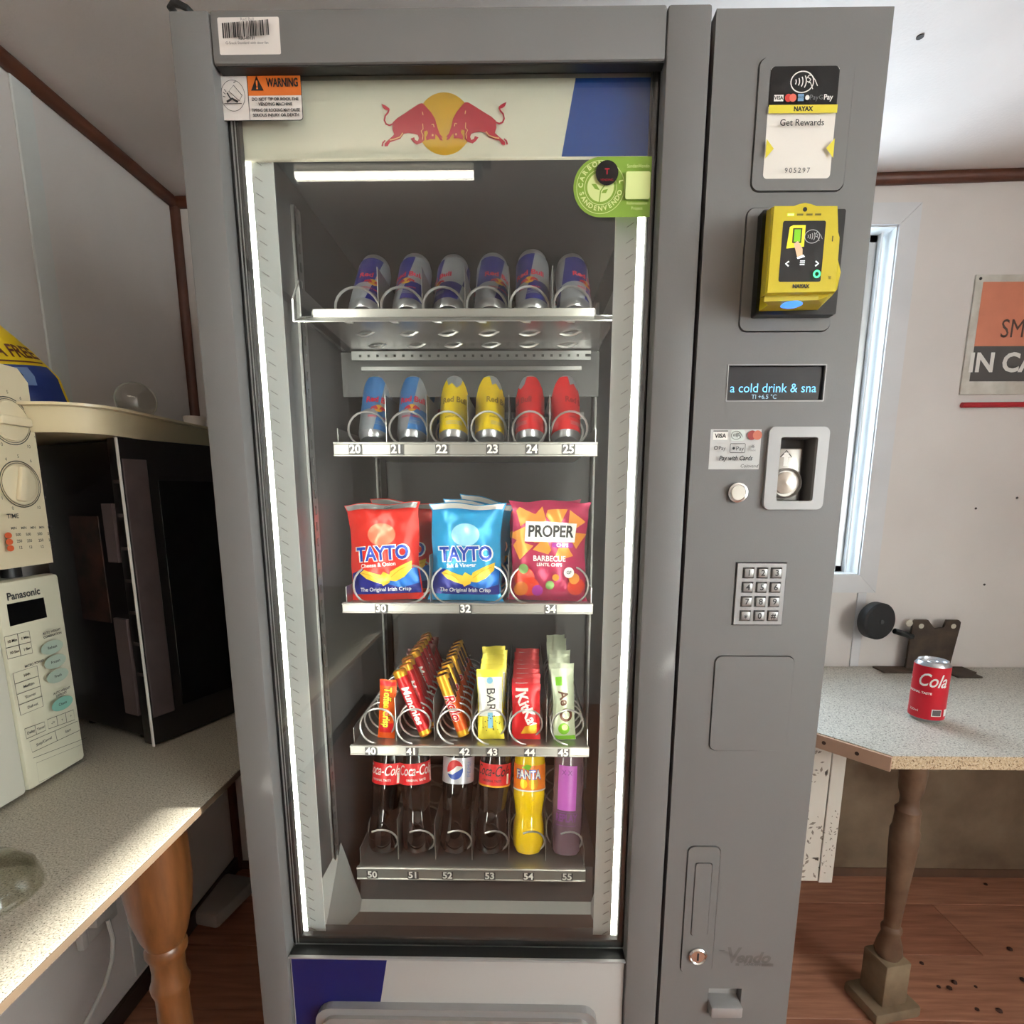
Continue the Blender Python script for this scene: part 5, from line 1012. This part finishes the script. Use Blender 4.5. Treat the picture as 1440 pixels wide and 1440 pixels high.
# rusty bracket with a black rubber disc
M_rust = mat('rusty_iron', (82, 66, 52), .7, metal=.2, c2=(52, 40, 32), vscale=24, bump=.3, bscale=120)
yb = .925; bx0, bx1, bz0, bz1 = 1.128, 1.262, TT+.006, .850
br = thing('iron_bracket', 'rusty notched iron bracket with feet standing on the table against the wall', 'bracket', (1.19, yb, TT))
MB().prism([(bx0, bz0), (bx1-.008, bz0), (bx1+.006, bz1-.02), (bx1+.006, bz1-.006), (bx1, bz1), (bx1-.034, bz1), (bx1-.040, bz1-.022), (bx1-.066, bz1-.026), (bx0+.046, bz1), (bx0+.010, bz1), (bx0+.004, bz1-.008)], yb, yb+.008, M_rust).build('plate', br)
MB().box(bx0-.085, bx1+.045, yb-.035, yb+.02, TT, TT+.005, M_rust, .001, seg=1).build('foot_flange', br); MB().box(bx1-.04, bx1+.03, yb-.075, yb-.03, TT, TT+.005, M_rust, .001, seg=1).build('foot_tab', br)
M_bh = mat('bolt_pale', (196, 188, 170), .5)
for x in (bx0+.028, bx1-.014):
    MB().lathe([(0, 0), (.0072, 0), (.0072, .0012), (0, .0012)], M_bh, (0, 0, 0), 14, xf=Matrix.Translation((x, yb, bz1-.018)) @ Matrix.Rotation(R(90), 4, 'X')).build('bolt', br)
MB().tube([(bx0+.006, yb, bz1-.050), (bx0-.022, yb-.008, bz1-.040), (bx0-.055, yb-.012, bz1-.030)], .008, M_rub, 8).build('arm', br)
MB().lathe([(0, 0), (.006, 0), (.010, .006), (.010, .012), (0, .012)], M_bh, (0, 0, 0), 8, xf=Matrix.Translation((bx0-.012, yb+.004, bz1-.008)) @ Matrix.Rotation(R(90), 4, 'X')).build('nut', br)
dx, dz = at(1233, 873, .905).x, at(1233, 873, .905).z
disc = thing('rubber_disc', 'black rubber buffer disc held beside the rusty bracket', 'disc', (dx, .905, dz))
xf = Matrix.Translation((dx, .905, dz)) @ Matrix.Rotation(R(14), 4, 'Z') @ Matrix.Rotation(R(90), 4, 'X')
MB().lathe([(0, -.02), (.048, -.02), (.053, -.014), (.053, .010), (.048, .015), (.012, .016), (0, .016)], mat('rubber_matte', (20, 20, 22), .6), (0, 0, 0), 36, xf=xf).build('disc_body', disc)
MB().lathe([(0, .016), (.006, .016), (.006, .019), (0, .0195)], mat('disc_pin', (92, 92, 92), .4, metal=.6), (0, 0, 0), 14, xf=xf).build('pin', disc)
# sign on the wall
sg = thing('wall_sign', 'weathered orange and black notice board on the white back wall', 'sign', (1.40, WB, 1.48)); tl = Matrix.Translation((1.2, 0, 1.63)) @ Matrix.Rotation(R(.3), 4, 'Y') @ Matrix.Translation((-1.2, 0, -1.63))
sx0, sx1, sz0, sz1 = 1.196, 1.66, 1.476, 1.778
MB().box(sx0, sx1, WB-.005, WB, sz0, sz1, mat('sign_white', (205, 200, 190), .5, c2=(178, 170, 156), vscale=20), .001, seg=1).build('board', sg)
dd = Decal(front(WB-.005), .0003); dd.rect(sx0+.020, sx1-.02, 1.600, sz1-.018, mat('sign_orange', (206, 124, 94), .55, var=.05, vscale=20)); dd.rect(sx0+.020, sx1-.02, 1.510, 1.600, mat('sign_dark', (72, 66, 62), .55)); M_sgt = mat('sign_text_dark', (82, 54, 44), .55)
dd.text('SM', 1.2835+.028, 1.642, .066, M_sgt, wide=.8); dd.text('IN CA', 1.218+.080, 1.556, .068, mat('sign_text_white', (220, 214, 206), .5), bold=.03); dd.build('sign_print', sg)
for x, z in ((sx0+.012, sz1-.010),): MB().lathe([(0, 0), (.004, 0), (.003, .002), (0, .0025)], M_hole, (0, 0, 0), 10, xf=Matrix.Translation((x, WB-.005, z)) @ Matrix.Rotation(R(90), 4, 'X')).build('screw', sg)
MB().tube([(1.203, WB-.007, 1.4500), (1.66, WB-.007, 1.4600)], .007, mat('red_tube', (170, 24, 36), .35), 10).build('batten_tmp') if False else None
rb_ = MB().tube([(1.203, WB-.008, 1.4480), (1.66, WB-.008, 1.4520)], .0072, mat('red_tube', (170, 24, 36), .35), 10).build('red_rod'); tag(rb_, 'thin red rod fixed to the wall just below the orange sign', 'rod')
# bits of debris on the floor
rnd = random.Random(12)
M_deb = mat('debris', (70, 40, 30), .8)
bits = [(1386, 1244), (1335, 1390), (1342, 1382), (1320, 1388), (1372, 1388), (1296, 1355), (1374, 1420), (1405, 1422), (1420, 1335), (1438, 1378)]
for k, (px, py) in enumerate(bits):
    q_ = atZ(px, py, .0); mb = MB(); s_ = rnd.uniform(.004, .008); mb.lathe([(0, 0), (s_, 0), (s_*.9, s_*.5), (s_*.4, s_*.8), (0, s_*.8)], M_deb, (q_.x, q_.y, .0003), 6, smooth=False); tag(mb.build('dirt_crumb'), 'small dark crumb of dirt lying on the laminate floor by the table', 'crumb', 'crumbs on the floor')
